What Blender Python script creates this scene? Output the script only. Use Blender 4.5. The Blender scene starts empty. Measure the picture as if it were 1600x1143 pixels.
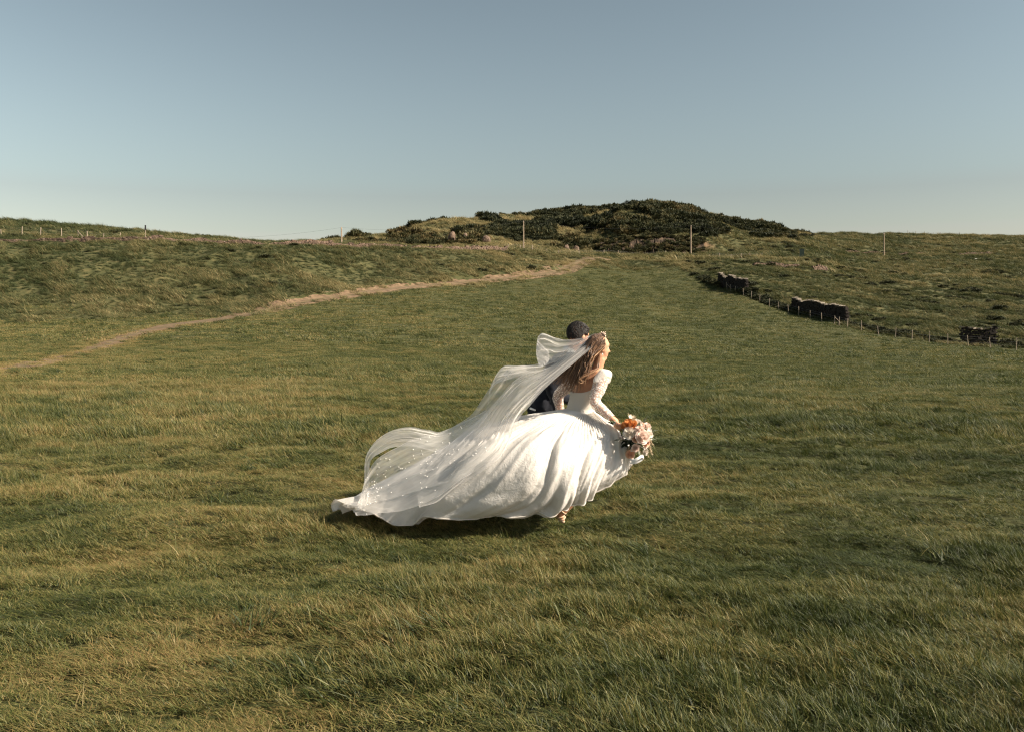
import bpy, bmesh, math, random
import numpy as np
from mathutils import Vector, Matrix, Quaternion

random.seed(7)
RNG = np.random.default_rng(7)
SC = bpy.context.scene
COL = SC.collection
rad = math.radians

# ------------------------------------------------------------------ camera
FP = 1556.0            # focal length in photo pixels (35 mm on 36 mm, 1600 px wide)
HZ = 515.0             # eye level row in the photo
CH = 1.65              # eye height
cam = bpy.data.cameras.new("camera")
cam.lens = 35.0
cam.sensor_width = 36.0
cam.shift_y = -(571.5 - HZ) / 1600.0
cam.clip_start = 0.05
cam.clip_end = 5000
cam_o = bpy.data.objects.new("camera", cam)
COL.objects.link(cam_o)
cam_o.location = (0, 0, CH)
cam_o.rotation_euler = (rad(90), 0, 0)
SC.camera = cam_o

# ------------------------------------------------------------------ sky and sun
SUN_EL, SUN_AZ = 36.0, -15.0      # azimuth from +X towards +Y (negative: camera side)
wd = bpy.data.worlds.new("World")
SC.world = wd
wd.use_nodes = True
nt = wd.node_tree
bg = nt.nodes["Background"]
sky = nt.nodes.new("ShaderNodeTexSky")
sky.sky_type = 'NISHITA'
sky.sun_disc = False
sky.sun_elevation = rad(SUN_EL)
sky.sun_rotation = rad(90 - SUN_AZ)
sky.air_density = 1.4
sky.dust_density = 0.9
sky.ozone_density = 1.6
hs = nt.nodes.new("ShaderNodeHueSaturation")
hs.inputs["Saturation"].default_value = 0.42
hs.inputs["Hue"].default_value = 0.472
hs.inputs["Value"].default_value = 0.2
gm = nt.nodes.new("ShaderNodeGamma")
gm.inputs["Gamma"].default_value = 2.0
gain = nt.nodes.new("ShaderNodeVectorMath")
gain.operation = 'MULTIPLY'
gain.inputs[1].default_value = (4.95, 4.70, 4.66)
nt.links.new(sky.outputs[0], hs.inputs["Color"])
nt.links.new(hs.outputs[0], gm.inputs["Color"])
nt.links.new(gm.outputs[0], gain.inputs[0])
nt.links.new(gain.outputs[0], bg.inputs["Color"])
bg.inputs["Strength"].default_value = 0.051

sd = Vector((math.cos(rad(SUN_EL)) * math.cos(rad(SUN_AZ)),
             math.cos(rad(SUN_EL)) * math.sin(rad(SUN_AZ)), math.sin(rad(SUN_EL))))
sl = bpy.data.lights.new("sun", 'SUN')
sl.energy = 5.0
sl.angle = rad(0.6)
sl.color = (1.0, 0.87, 0.70)
so = bpy.data.objects.new("sun", sl)
COL.objects.link(so)
so.rotation_euler = sd.to_track_quat('Z', 'Y').to_euler()
so.location = sd * 60

SC.view_settings.view_transform = 'Standard'
SC.view_settings.look = 'None'
SC.view_settings.exposure = 1.08
SC.view_settings.gamma = 1.0
SC.cycles.transparent_max_bounces = 40
SC.cycles.max_bounces = 8
SC.cycles.use_denoising = True
SC.cycles.denoising_prefilter = 'NONE'
SC.cycles.filter_width = 1.2

# ------------------------------------------------------------------ helpers
def W(u, v, d):
    """photo pixel at forward distance d -> world"""
    return np.array([(u - 800.0) / FP * d, d, CH + (HZ - v) / FP * d])

def smooth01(x):
    x = np.clip(x, 0, 1)
    return x * x * (3 - 2 * x)

def _hash(ix, iy, seed):
    h = (ix.astype(np.int64) * 374761393 + iy.astype(np.int64) * 668265263 + seed * 974711) & 0xFFFFFFFF
    h = ((h ^ (h >> 13)) * 1274126177) & 0xFFFFFFFF
    h = h ^ (h >> 16)
    return (h & 0xFFFFFF) / float(0xFFFFFF)

def vnoise(x, y, seed=0):
    x = np.asarray(x, float); y = np.asarray(y, float)
    ix = np.floor(x); iy = np.floor(y)
    fx = smooth01(x - ix); fy = smooth01(y - iy)
    a = _hash(ix, iy, seed); b = _hash(ix + 1, iy, seed)
    c = _hash(ix, iy + 1, seed); d = _hash(ix + 1, iy + 1, seed)
    return (a * (1 - fx) + b * fx) * (1 - fy) + (c * (1 - fx) + d * fx) * fy

def fbm(x, y, seed=0, oct=4):
    s = 0; a = 0.5
    for k in range(oct):
        s = s + a * vnoise(x * 2 ** k + 17.3 * k, y * 2 ** k - 9.1 * k, seed + k)
        a *= 0.5
    return s / (1 - 0.5 ** oct)

def mesh_obj(name, verts, faces, mat=None, parent=None, smooth=False):
    me = bpy.data.meshes.new(name)
    me.from_pydata([tuple(map(float, p)) for p in verts], [], faces)
    me.update()
    if smooth:
        me.polygons.foreach_set("use_smooth", [True] * len(me.polygons))
    o = bpy.data.objects.new(name, me)
    COL.objects.link(o)
    if mat:
        me.materials.append(mat)
    if parent:
        o.parent = parent
    return o

def grid_mesh(name, P, mat=None, parent=None, wrap=False, uv=True):
    """P: (n, m, 3) array -> smooth quad grid; wrap closes the first axis"""
    n, m = P.shape[:2]
    me = bpy.data.meshes.new(name)
    V = P.reshape(-1, 3)
    ii = np.arange(n if wrap else n - 1)
    jj = np.arange(m - 1)
    I, J = np.meshgrid(ii, jj, indexing='ij')
    I2 = (I + 1) % n
    F = np.stack([I * m + J, I2 * m + J, I2 * m + J + 1, I * m + J + 1], -1).reshape(-1, 4)
    me.vertices.add(len(V)); me.vertices.foreach_set("co", V.astype(np.float32).ravel())
    me.loops.add(len(F) * 4); me.loops.foreach_set("vertex_index", F.astype(np.int32).ravel())
    me.polygons.add(len(F))
    me.polygons.foreach_set("loop_start", np.arange(0, len(F) * 4, 4, dtype=np.int32))
    me.polygons.foreach_set("use_smooth", np.ones(len(F), bool))
    me.update(calc_edges=True)
    if uv:
        l = me.uv_layers.new(name="UVMap")
        Iu = np.stack([I, I + 1, I + 1, I], -1).reshape(-1) / max(1, n - 1)
        Ju = np.stack([J, J, J + 1, J + 1], -1).reshape(-1) / max(1, m - 1)
        l.data.foreach_set("uv", np.stack([Iu, Ju], -1).astype(np.float32).ravel())
    o = bpy.data.objects.new(name, me)
    COL.objects.link(o)
    if mat:
        me.materials.append(mat)
    if parent:
        o.parent = parent
    return o

def empty(name, loc=(0, 0, 0)):
    o = bpy.data.objects.new(name, None)
    o.empty_display_size = 0.1
    COL.objects.link(o)
    o.location = loc
    return o

def tag(o, label=None, cat=None, group=None, kind=None):
    if label: o["label"] = label
    if cat: o["category"] = cat
    if group: o["group"] = group
    if kind: o["kind"] = kind
    return o

def adopt(child, parent):
    """parent keeping the world place (parents are only translated)"""
    child.parent = parent
    child.matrix_parent_inverse = Matrix.Translation(parent.location).inverted()
    return child

# ------------------------------------------------------------------ material helpers
class MT:
    def __init__(s, name):
        s.m = bpy.data.materials.new(name)
        s.m.use_nodes = True
        s.t = s.m.node_tree
        s.b = s.t.nodes["Principled BSDF"]
        s.out = s.t.nodes["Material Output"]
        s.b.inputs["Specular IOR Level"].default_value = 0.25
    def n(s, typ, **kw):
        nd = s.t.nodes.new(typ)
        for k, v in kw.items():
            if hasattr(nd, k):
                setattr(nd, k, v)
            else:
                nd.inputs[k].default_value = v
        return nd
    def l(s, a, b):
        s.t.links.new(a, b)
    def noise(s, scale, detail=4, vec=None, rough=0.55):
        nd = s.n("ShaderNodeTexNoise")
        nd.inputs["Scale"].default_value = scale
        nd.inputs["Detail"].default_value = detail
        nd.inputs["Roughness"].default_value = rough
        if vec is not None:
            s.l(vec, nd.inputs["Vector"])
        return nd.outputs["Fac"]
    def ramp(s, fac, stops):
        nd = s.n("ShaderNodeValToRGB")
        el = nd.color_ramp.elements
        while len(el) < len(stops):
            el.new(0.5)
        for e, (p, c) in zip(el, stops):
            e.position = p
            e.color = (*c, 1) if len(c) == 3 else c
        s.l(fac, nd.inputs[0])
        return nd.outputs[0]
    def mix(s, fac, a, b, mode='MIX'):
        nd = s.n("ShaderNodeMix", data_type='RGBA', blend_type=mode)
        for sock, val in ((nd.inputs[0], fac), (nd.inputs[6], a), (nd.inputs[7], b)):
            if isinstance(val, bpy.types.NodeSocket):
                s.l(val, sock)
            elif isinstance(val, (int, float)):
                sock.default_value = val
            else:
                sock.default_value = (*val, 1)
        return nd.outputs[2]
    def math(s, op, a, b=0.0, clamp=False):
        nd = s.n("ShaderNodeMath", operation=op, use_clamp=clamp)
        for sock, val in ((nd.inputs[0], a), (nd.inputs[1], b)):
            if isinstance(val, bpy.types.NodeSocket):
                s.l(val, sock)
            else:
                sock.default_value = val
        return nd.outputs[0]
    def pos(s):
        return s.n("ShaderNodeNewGeometry").outputs["Position"]
    def obj(s):
        return s.n("ShaderNodeTexCoord").outputs["Object"]
    def attr(s, name, typ='GEOMETRY', out="Fac"):
        nd = s.n("ShaderNodeAttribute", attribute_type=typ, attribute_name=name)
        return nd.outputs[out]
    def bump(s, h, strength=0.5, dist=0.05):
        nd = s.n("ShaderNodeBump")
        nd.inputs["Strength"].default_value = strength
        nd.inputs["Distance"].default_value = dist
        s.l(h, nd.inputs["Height"])
        s.l(nd.outputs[0], s.b.inputs["Normal"])
        return nd
    def col(s, c, rough=0.8):
        if isinstance(c, bpy.types.NodeSocket):
            s.l(c, s.b.inputs["Base Color"])
        else:
            s.b.inputs["Base Color"].default_value = (*c, 1)
        s.b.inputs["Roughness"].default_value = rough
    def translucent(s, c, f):
        """mix a translucent lobe under the principled one"""
        tr = s.n("ShaderNodeBsdfTranslucent")
        if isinstance(c, bpy.types.NodeSocket):
            s.l(c, tr.inputs[0])
        else:
            tr.inputs[0].default_value = (*c, 1)
        mx = s.n("ShaderNodeMixShader")
        mx.inputs[0].default_value = f
        s.l(s.b.outputs[0], mx.inputs[1]); s.l(tr.outputs[0], mx.inputs[2])
        s.l(mx.outputs[0], s.out.inputs["Surface"])
        return mx
    def cutout(s, shader_out, alpha):
        tp = s.n("ShaderNodeBsdfTransparent")
        mx = s.n("ShaderNodeMixShader")
        if isinstance(alpha, bpy.types.NodeSocket):
            s.l(alpha, mx.inputs[0])
        else:
            mx.inputs[0].default_value = alpha
        s.l(tp.outputs[0], mx.inputs[1]); s.l(shader_out, mx.inputs[2])
        s.l(mx.outputs[0], s.out.inputs["Surface"])

def plain(name, c, rough=0.7, var=0.12, scale=30):
    m = MT(name)
    f = m.noise(scale, 3, m.obj())
    d = tuple(x * (1 - var * 2) for x in c); e = tuple(min(1, x * (1 + var * 1.2)) for x in c)
    m.col(m.ramp(f, [(0.3, d), (0.7, e)]), rough)
    return m.m

# ================================================================== TERRAIN
# profile of the land along sight lines: column u -> (distance, row) knots
FLAT = lambda d: HZ + FP * CH / d
PROF = {
    -300: [(30, 599), (45, 574), (60, 552), (85, 516), (110, 488), (146, 375), (153, 366), (200, 345), (260, 318)],
    0:    [(30, 600), (45, 578), (60, 556), (85, 524), (110, 496), (148, 386), (156, 378), (200, 366), (260, 350)],
    110:  [(30, 600), (45, 578), (60, 556), (85, 522), (110, 494), (150, 386), (158, 378), (200, 370), (260, 356)],
    220:  [(30, 600), (45, 577), (60, 556), (85, 517), (112, 492), (153, 386), (160, 379), (200, 375), (260, 366)],
    330:  [(30, 601), (45, 577), (60, 556), (85, 515), (115, 487), (157, 388), (165, 381), (210, 381), (260, 375)],
    440:  [(30, 602), (60, 556), (90, 510), (115, 480), (160, 391), (170, 383), (230, 385), (300, 384)],
    540:  [(30, 603), (60, 558), (95, 504), (130, 463), (168, 393), (178, 385), (230, 388), (300, 378)],
    640:  [(30, 605), (60, 560), (100, 500), (145, 449), (175, 396), (185, 387), (225, 391), (260, 383), (330, 360)],
    720:  [(30, 606), (60, 562), (100, 505), (150, 449), (182, 398), (195, 389), (228, 391), (260, 378), (350, 343)],
    800:  [(30, 608), (60, 563), (100, 510), (150, 456), (165, 436), (195, 400), (208, 391), (232, 391), (262, 382), (375, 334)],
    860:  [(30, 609), (60, 565), (100, 513), (150, 459), (172, 431), (186, 416), (205, 401), (235, 394), (262, 385), (390, 326)],
    910:  [(30, 610), (60, 566), (100, 516), (150, 463), (180, 428), (200, 404), (230, 399), (258, 394), (272, 380), (400, 322)],
    1000: [(30, 612), (60, 568), (100, 520), (150, 472), (180, 437), (200, 413), (225, 403), (256, 397), (262, 370), (410, 321)],
    1080: [(30, 612), (60, 570), (100, 527), (140, 488), (170, 451), (195, 417), (225, 401), (254, 396), (260, 374), (410, 328)],
    1160: [(30, 612), (60, 572), (100, 533), (140, 486), (165, 451), (180, 432), (210, 411), (250, 398), (264, 388), (400, 340)],
    1250: [(30, 612), (60, 574), (100, 540), (130, 503), (140, 491), (160, 463), (200, 426), (250, 396), (280, 383), (380, 355)],
    1320: [(30, 612), (60, 575), (100, 545), (125, 511), (140, 492), (180, 452), (250, 411), (300, 399), (400, 367)],
    1400: [(30, 612), (60, 576), (100, 548), (118, 527), (140, 505), (180, 461), (250, 420), (300, 403), (330, 397), (420, 369)],
    1520: [(30, 612), (60, 577), (90, 556), (112, 540), (130, 517), (160, 486), (250, 425), (320, 401), (420, 372)],
    1600: [(30, 612), (60, 578), (85, 562), (108, 546), (130, 521), (160, 491), (250, 430), (320, 403), (420, 373)],
    1900: [(30, 612), (60, 580), (80, 570), (100, 555), (130, 526), (160, 497), (250, 434), (320, 405), (420, 374)],
}

def pchip(xk, yk, x):
    xk = np.array(xk, float); yk = np.array(yk, float)
    h = np.diff(xk); dl = np.diff(yk) / h
    d = np.zeros_like(yk)
    d[0] = dl[0]; d[-1] = dl[-1]
    for i in range(1, len(xk) - 1):
        if dl[i - 1] * dl[i] > 0:
            w1 = 2 * h[i] + h[i - 1]; w2 = h[i] + 2 * h[i - 1]
            d[i] = (w1 + w2) / (w1 / dl[i - 1] + w2 / dl[i])
    k = np.clip(np.searchsorted(xk, x) - 1, 0, len(h) - 1)
    t = (x - xk[k]) / h[k]
    h00 = 2 * t ** 3 - 3 * t ** 2 + 1; h10 = t ** 3 - 2 * t ** 2 + t
    h01 = -2 * t ** 3 + 3 * t ** 2; h11 = t ** 3 - t ** 2
    return h00 * yk[k] + h10 * h[k] * d[k] + h01 * yk[k + 1] + h11 * h[k] * d[k + 1]

LD = np.linspace(math.log(18), math.log(1500), 500)      # log distance samples
UC = np.array(sorted(PROF))
_tab = []
for u in UC:
    kn = PROF[u]
    ds = [14, 18, 23] + [k[0] for k in kn]
    zs = [0, 0, 0] + [CH + (HZ - k[1]) / FP * k[0] for k in kn]
    dl, zl = ds[-1], zs[-1]
    ds += [dl * 1.10, dl * 1.5, 1600]
    zs += [zl * 0.985, zl * 0.75, zl * 0.3]
    _tab.append(pchip(ds, zs, np.exp(LD)))
_tab = np.array(_tab)
UG = np.linspace(-300, 1900, 441)
HT = np.stack([pchip(UC, _tab[:, j], UG) for j in range(len(LD))], 1)
kern = np.exp(-np.linspace(-2, 2, 9) ** 2); kern /= kern.sum()
HT = np.apply_along_axis(lambda c: np.convolve(np.pad(c, 4, mode='edge'), kern, mode='valid'), 0, HT)

def col_of(x, y):
    return 800 + FP * np.asarray(x) / np.maximum(np.asarray(y), 8.0)

TR_U = np.array([-300, -120, 0, 100, 230, 440, 640, 760, 860, 915, 990, 1200])
TR_D = np.array([27, 37, 45, 59, 85, 115, 145, 160, 176, 199, 214, 232])
FE_U = np.array([1060, 1100, 1125, 1165, 1200, 1245, 1320, 1390, 1500, 1600, 1750])
FE_D = np.array([192, 178, 168, 158, 149, 140, 126, 119, 112, 108, 103])
WA_U = np.array([-300, 0, 110, 220, 330, 440, 540, 640, 720, 790])
WA_D = np.array([153, 156, 158, 160, 165, 170, 178, 185, 195, 205])

def zones(x, y):
    u = col_of(x, y); d = np.asarray(y, float)
    td = np.interp(u, TR_U, TR_D)
    fd = np.interp(u, FE_U, FE_D)
    wob = (fbm(x / 9.0, d / 9.0, 51, 3) - 0.5) * 26
    start = np.where(u < 330, 105 - 0 * u, td - 9)
    start = np.where((u >= 250) & (u < 440), 105 + (np.clip(u, 250, 440) - 250) / 190 * (td - 9 - 105) * 1.0, start)
    start = np.where(u > 900, 188, start)
    rl = smooth01((d + wob - start) / 20) * (u < 1090)
    rr = smooth01((d - fd + 2) / 4) * smooth01((u - 1060) / 30)
    rough = np.maximum(rl, rr)
    right = rr * (d < 330)
    # gorse on the hill
    gs = np.interp(u, [500, 560, 640, 700, 800, 900, 960, 1000, 1090, 1120, 1180, 1240, 1275], [285, 262, 246, 242, 244, 252, 262, 262, 262, 258, 262, 285, 350])
    g = smooth01((d - gs) / 6) * ((u > 500) & (u < 1275)) * (d < 470)
    return u, d, td, fd, rough, right, g

def ruts(x, y, u, d, td):
    out = np.zeros_like(np.asarray(x, float))
    for off, amp in ((-6.0, .45), (-4.2, .6), (-2.6, .8), (-1.0, 1.0), (0.8, 1.0), (2.6, .75), (4.4, .5), (7.0, .35)):
        fan = smooth01((300 - u) / 220)
        out = np.maximum(out, amp * np.exp(-((d - td - off * (0.30 + fan)) / (0.55 + .35 * fan)) ** 2))
    return out * smooth01((330 - u) / 70) * (0.35 + 0.9 * fbm(x / 2.5, y / 2.5, 71, 3))

def gorse_prob(u, d, v, x, y, g):
    pat = fbm(x / 17, y / 26, 161, 4)
    p = g * smooth01((pat - 0.425) / 0.10) * (1 - 0.9 * smooth01((u - 1190) / 80))
    def hole(cu, cv, ru, rv, tilt=0.0):
        e = ((u - cu) / ru) ** 2 + ((v - cv - tilt * (u - cu)) / rv) ** 2
        return 1 - np.exp(-np.maximum(0, e) ** 2)
    for h in ((1112, 334, 26, 7), (1165, 380, 52, 7, .25), (940, 371, 75, 6, -.2), (600, 376, 30, 6), (850, 382, 45, 6), (745, 334, 24, 4), (1215, 354, 30, 6, .3), (690, 377, 40, 5), (830, 362, 30, 5)):
        p = p * hole(*h)
    return np.maximum(p, g * np.exp(-(((u - 985) / 70) ** 2 + ((v - 356) / 9) ** 2) ** 2))

def height(x, y, detail=True):
    x = np.asarray(x, float); y = np.asarray(y, float)
    u = col_of(x, y)
    fu = np.clip((u - UG[0]) / (UG[1] - UG[0]), 0, len(UG) - 1.001)
    fd = np.clip((np.log(np.maximum(y, 18.001)) - LD[0]) / (LD[1] - LD[0]), 0, len(LD) - 1.001)
    iu = fu.astype(int); jd = fd.astype(int)
    a = fu - iu; b = fd - jd
    z = (HT[iu, jd] * (1 - a) * (1 - b) + HT[iu + 1, jd] * a * (1 - b)
         + HT[iu, jd + 1] * (1 - a) * b + HT[iu + 1, jd + 1] * a * b)
    if detail:
        _, d, td, fd_, rough, right, g = zones(x, y)
        near = 1 - smooth01((d - 40) / 60)
        z = z + near * ((fbm(x / 1.5, y / 1.2, 3, 3) - 0.5) * 0.20 + (vnoise(x / 0.42, y / 0.38, 9) - 0.5) * 0.075)
        z = z + (1 - near) * (fbm(x / 5, y / 3, 21, 3) - 0.5) * 0.22
        onw = np.exp(-((d - td) / 3.5) ** 2) * (u < 990)
        z = z + rough * (1 - onw) * ((fbm(x / 3.2, y / 2.2, 33, 3) - 0.5) * 1.1 + (vnoise(x / 11, y / 9, 35) - 0.5) * 0.8)
        hg = smooth01((d - 245) / 40) * smooth01((u - 470) / 120) * (1 - smooth01((u - 1230) / 120))
        z = z + hg * ((fbm(x / 24, y / 20, 41, 3) - 0.5) * 2.8 - (1.2 + 2.6 * smooth01((u - 740) / 160)) * smooth01((d - 270) / 80))
        # cut bank above the track and quarried ledge
        z = z + 0.5 * smooth01((d - td - 1.6) / 1.2) * (1 - smooth01((d - td - 6) / 10)) * smooth01((u - 380) / 60) * (1 - smooth01((u - 880) / 30))
    return z

# --- ground sheet
NA, NY = 470, 620
yy = np.concatenate([np.linspace(-14, 3, 16), np.exp(np.linspace(math.log(3.2), math.log(480), NY - 16 - 24)), np.exp(np.linspace(math.log(490), math.log(1500), 24))])
aa = np.linspace(-0.86, 0.86, NA)
Agrid, Ygrid = np.meshgrid(aa, yy, indexing='ij')
Xg = Agrid * (Ygrid + 26)
Zg = height(Xg, Ygrid)
ground = grid_mesh("ground", np.stack([Xg, Ygrid, Zg - 0.02 - 0.02 * (1 - smooth01((Ygrid - 30) / 30))], -1), uv=False)
tag(ground, kind="structure")
u_, d_, td_, fd_, rough_, right_, g_ = zones(Xg, Ygrid)
px_v = HZ - (Zg - CH) / np.maximum(Ygrid, 4) * FP
# wheel ruts: where the track fans out into the pasture
rut = ruts(Xg, Ygrid, u_, d_, td_)
straw_f = smooth01((fbm(Xg / 16, Ygrid / 9, 81, 4) - 0.42) / 0.25)
def add_attr(me, name, arr):
    a = me.attributes.new(name, 'FLOAT', 'POINT')
    a.data.foreach_set("value", np.asarray(arr, np.float32).ravel())
rock_ = smooth01((d_ - 255) / 1.5) * (1 - smooth01((d_ - 263) / 2)) * smooth01((u_ - 935) / 25) * (1 - smooth01((u_ - 1100) / 25))
add_attr(ground.data, "rough", rough_)
add_attr(ground.data, "rut", np.clip(rut, 0, 1))
add_attr(ground.data, "rock", rock_)
add_attr(ground.data, "gorse", g_)

m = MT("ground_turf")
pos = m.pos()
n1 = m.noise(0.22, 5, pos); n2 = m.noise(2.6, 4, pos); n3 = m.noise(14, 4, pos)
c_past = m.ramp(n1, [(0.30, (0.040, 0.045, 0.014)), (0.55, (0.062, 0.064, 0.020)), (0.75, (0.090, 0.078, 0.028))])
c_past = m.mix(m.math('MULTIPLY', n3, 0.6), c_past, m.mix(n2, (0.028, 0.034, 0.011), (0.085, 0.082, 0.027)))
c_rough = m.ramp(m.noise(0.9, 5, pos), [(0.3, (0.036, 0.042, 0.015)), (0.52, (0.068, 0.067, 0.024)), (0.74, (0.13, 0.108, 0.046))])
c = m.mix(m.attr("rough"), c_past, c_rough)
c = m.mix(m.attr("rut"), c, m.ramp(n3, [(0.3, (0.13, 0.095, 0.042)), (0.7, (0.22, 0.17, 0.075))]))
c = m.mix(m.attr("rock"), c, m.ramp(m.noise(0.8, 6, pos), [(0.35, (0.05, 0.033, 0.02)), (0.55, (0.16, 0.10, 0.055)), (0.7, (0.30, 0.21, 0.13))]))
m.col(c, 0.95)
m.bump(m.noise(9, 5, pos), 0.6, 0.05)
ground.data.materials.append(m.m)

# --- dirt track
def strip(name, cu, cd, width, lift, mat, kind="structure", nacross=7):
    xs = (np.array(cu) - 800) / FP * np.array(cd); ys = np.array(cd, float)
    tt = np.linspace(0, 1, len(xs)); T = np.linspace(0, 1, 420)
    cx = pchip(tt, xs, T); cy = pchip(tt, ys, T)
    tx = np.gradient(cx); ty = np.gradient(cy); L = np.hypot(tx, ty)
    nx, ny = -ty / L, tx / L
    wv = np.interp(T, np.linspace(0, 1, len(width)), width) * (0.85 + 0.3 * vnoise(T * 60, T * 0, 5))
    q = np.linspace(-0.5, 0.5, nacross)
    X = cx[:, None] + nx[:, None] * wv[:, None] * q; Y = cy[:, None] + ny[:, None] * wv[:, None] * q
    Z = height(X, Y) + (lift * smooth01((T - .26) / .14) - .004)[:, None] - 0.10 * (np.abs(q) > 0.45)
    o = grid_mesh(name, np.stack([X, Y, Z], -1), mat)
    return tag(o, kind=kind)
m = MT("track_earth")
pos = m.pos()
c = m.ramp(m.noise(1.4, 6, pos), [(0.3, (0.085, 0.056, 0.034)), (0.55, (0.16, 0.108, 0.064)), (0.75, (0.22, 0.155, 0.095))])
uvn = m.n("ShaderNodeUVMap")
sx = m.n("ShaderNodeSeparateXYZ"); m.l(uvn.outputs[0], sx.inputs[0])
crown = m.math('MULTIPLY', m.math('LESS_THAN', m.math('ABSOLUTE', m.math('SUBTRACT', sx.outputs[1], 0.5)), 0.09), 0.75)
c = m.mix(m.math('MULTIPLY', crown, m.noise(0.7, 3, pos)), c, (0.09, 0.085, 0.035))
m.col(c, 0.95); m.bump(m.noise(7, 5, pos), 0.7, 0.05)
TRK = m.m
strip("track", [-160, -60, 0, 100, 230, 330, 440, 540, 640, 760, 860, 915, 950], [34.5, 41, 45, 59, 85, 100, 115, 130, 145, 160, 176, 199, 206],
      [1.6, 1.8, 2.0, 2.2, 3.0, 3.8, 3.8, 3.0, 2.8, 3.0, 4.4, 5.6, 5.0], 0.09, TRK)


# ================================================================== GRASS, TUSSOCKS, GORSE
HIDE = bpy.data.collections.new("scatter_sources")     # never linked to the scene

def blade_tuft(name, nb, radius, hmin, hmax, width, lean, curl, seed, mat, seg=3):
    """a tuft of tapered, bent blades leaning downwind (-X)"""
    r = np.random.default_rng(seed)
    V, F, H, R = [], [], [], []
    for k in range(nb):
        ang = r.uniform(0, 2 * math.pi); rr = radius * math.sqrt(r.uniform(0, 1))
        bx, by = rr * math.cos(ang), rr * math.sin(ang)
        h = r.uniform(hmin, hmax) * (1 - 0.35 * rr / radius)
        w = width * r.uniform(0.6, 1.3)
        da = r.normal(math.pi, 0.75)                       # mostly downwind
        ln = lean * r.uniform(0.25, 1.35); cu = curl * r.uniform(0.2, 1.6)
        fa = r.uniform(0, math.pi)
        wx, wy = math.cos(fa) * w, math.sin(fa) * w
        rnd = r.uniform()
        base = len(V)
        for s in range(seg + 1):
            t = s / seg
            off = h * (ln * t + cu * t * t)
            zz = h * (t - 0.32 * (ln + cu) * t * t * 0.6)
            px, py = bx + math.cos(da) * off, by + math.sin(da) * off
            tw = (1 - t) ** 0.7
            if s < seg:
                V += [(px - wx * tw, py - wy * tw, zz), (px + wx * tw, py + wy * tw, zz)]
                H += [t, t]; R += [rnd, rnd]
            else:
                V.append((px, py, zz)); H.append(1.0); R.append(rnd)
        for s in range(seg - 1):
            a = base + 2 * s
            F.append((a, a + 1, a + 3, a + 2))
        a = base + 2 * (seg - 1)
        F.append((a, a + 1, a + 2))
    me = bpy.data.meshes.new(name)
    me.from_pydata(V, [], F)
    add_attr(me, "hgt", H); add_attr(me, "rnd", R)
    me.materials.append(mat)
    o = bpy.data.objects.new(name, me)
    HIDE.objects.link(o)
    return o

def scatter(name, pts, yaw, scl, tint, sources, tilt=None):
    """one object whose points carry instances of the source meshes"""
    n = len(pts)
    me = bpy.data.meshes.new(name)
    me.vertices.add(n)
    me.vertices.foreach_set("co", np.asarray(pts, np.float32).ravel())
    rot = np.zeros((n, 3), np.float32); rot[:, 2] = yaw
    if tilt is not None:
        rot[:, :2] = tilt
    a = me.attributes.new("rot", 'FLOAT_VECTOR', 'POINT'); a.data.foreach_set("vector", rot.ravel())
    sv = np.asarray(scl, np.float32)
    if sv.ndim == 1:
        sv = np.repeat(sv[:, None], 3, 1)
    a = me.attributes.new("scl", 'FLOAT_VECTOR', 'POINT'); a.data.foreach_set("vector", sv.ravel())
    add_attr(me, "tint", tint)
    a = me.attributes.new("pick", 'INT', 'POINT'); a.data.foreach_set("value", RNG.integers(0, len(sources), n).astype(np.int32))
    o = bpy.data.objects.new(name, me)
    COL.objects.link(o)
    for k in sources[0].data.materials:
        me.materials.append(k)
    ng = bpy.data.node_groups.new(name + "_scatter", 'GeometryNodeTree')
    ng.interface.new_socket("Geometry", in_out='INPUT', socket_type='NodeSocketGeometry')
    ng.interface.new_socket("Geometry", in_out='OUTPUT', socket_type='NodeSocketGeometry')
    gi = ng.nodes.new("NodeGroupInput"); go = ng.nodes.new("NodeGroupOutput")
    sub = bpy.data.collections.new(name + "_sources")
    for s in sources:
        sub.objects.link(s)
    ci = ng.nodes.new("GeometryNodeCollectionInfo")
    ci.inputs["Collection"].default_value = sub
    ci.inputs["Separate Children"].default_value = True
    ci.inputs["Reset Children"].default_value = True
    ip = ng.nodes.new("GeometryNodeInstanceOnPoints")
    ip.inputs["Pick Instance"].default_value = True
    def nattr(nm, typ):
        nd = ng.nodes.new("GeometryNodeInputNamedAttribute"); nd.data_type = typ
        nd.inputs["Name"].default_value = nm
        return nd.outputs["Attribute"]
    ng.links.new(gi.outputs[0], ip.inputs["Points"])
    ng.links.new(ci.outputs[0], ip.inputs["Instance"])
    ng.links.new(nattr("pick", 'INT'), ip.inputs["Instance Index"])
    e2r = ng.nodes.new("FunctionNodeEulerToRotation")
    ng.links.new(nattr("rot", 'FLOAT_VECTOR'), e2r.inputs[0])
    ng.links.new(e2r.outputs[0], ip.inputs["Rotation"])
    ng.links.new(nattr("scl", 'FLOAT_VECTOR'), ip.inputs["Scale"])
    ng.links.new(ip.outputs[0], go.inputs[0])
    md = o.modifiers.new("scatter", 'NODES'); md.node_group = ng
    return tag(o, kind="stuff")

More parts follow.
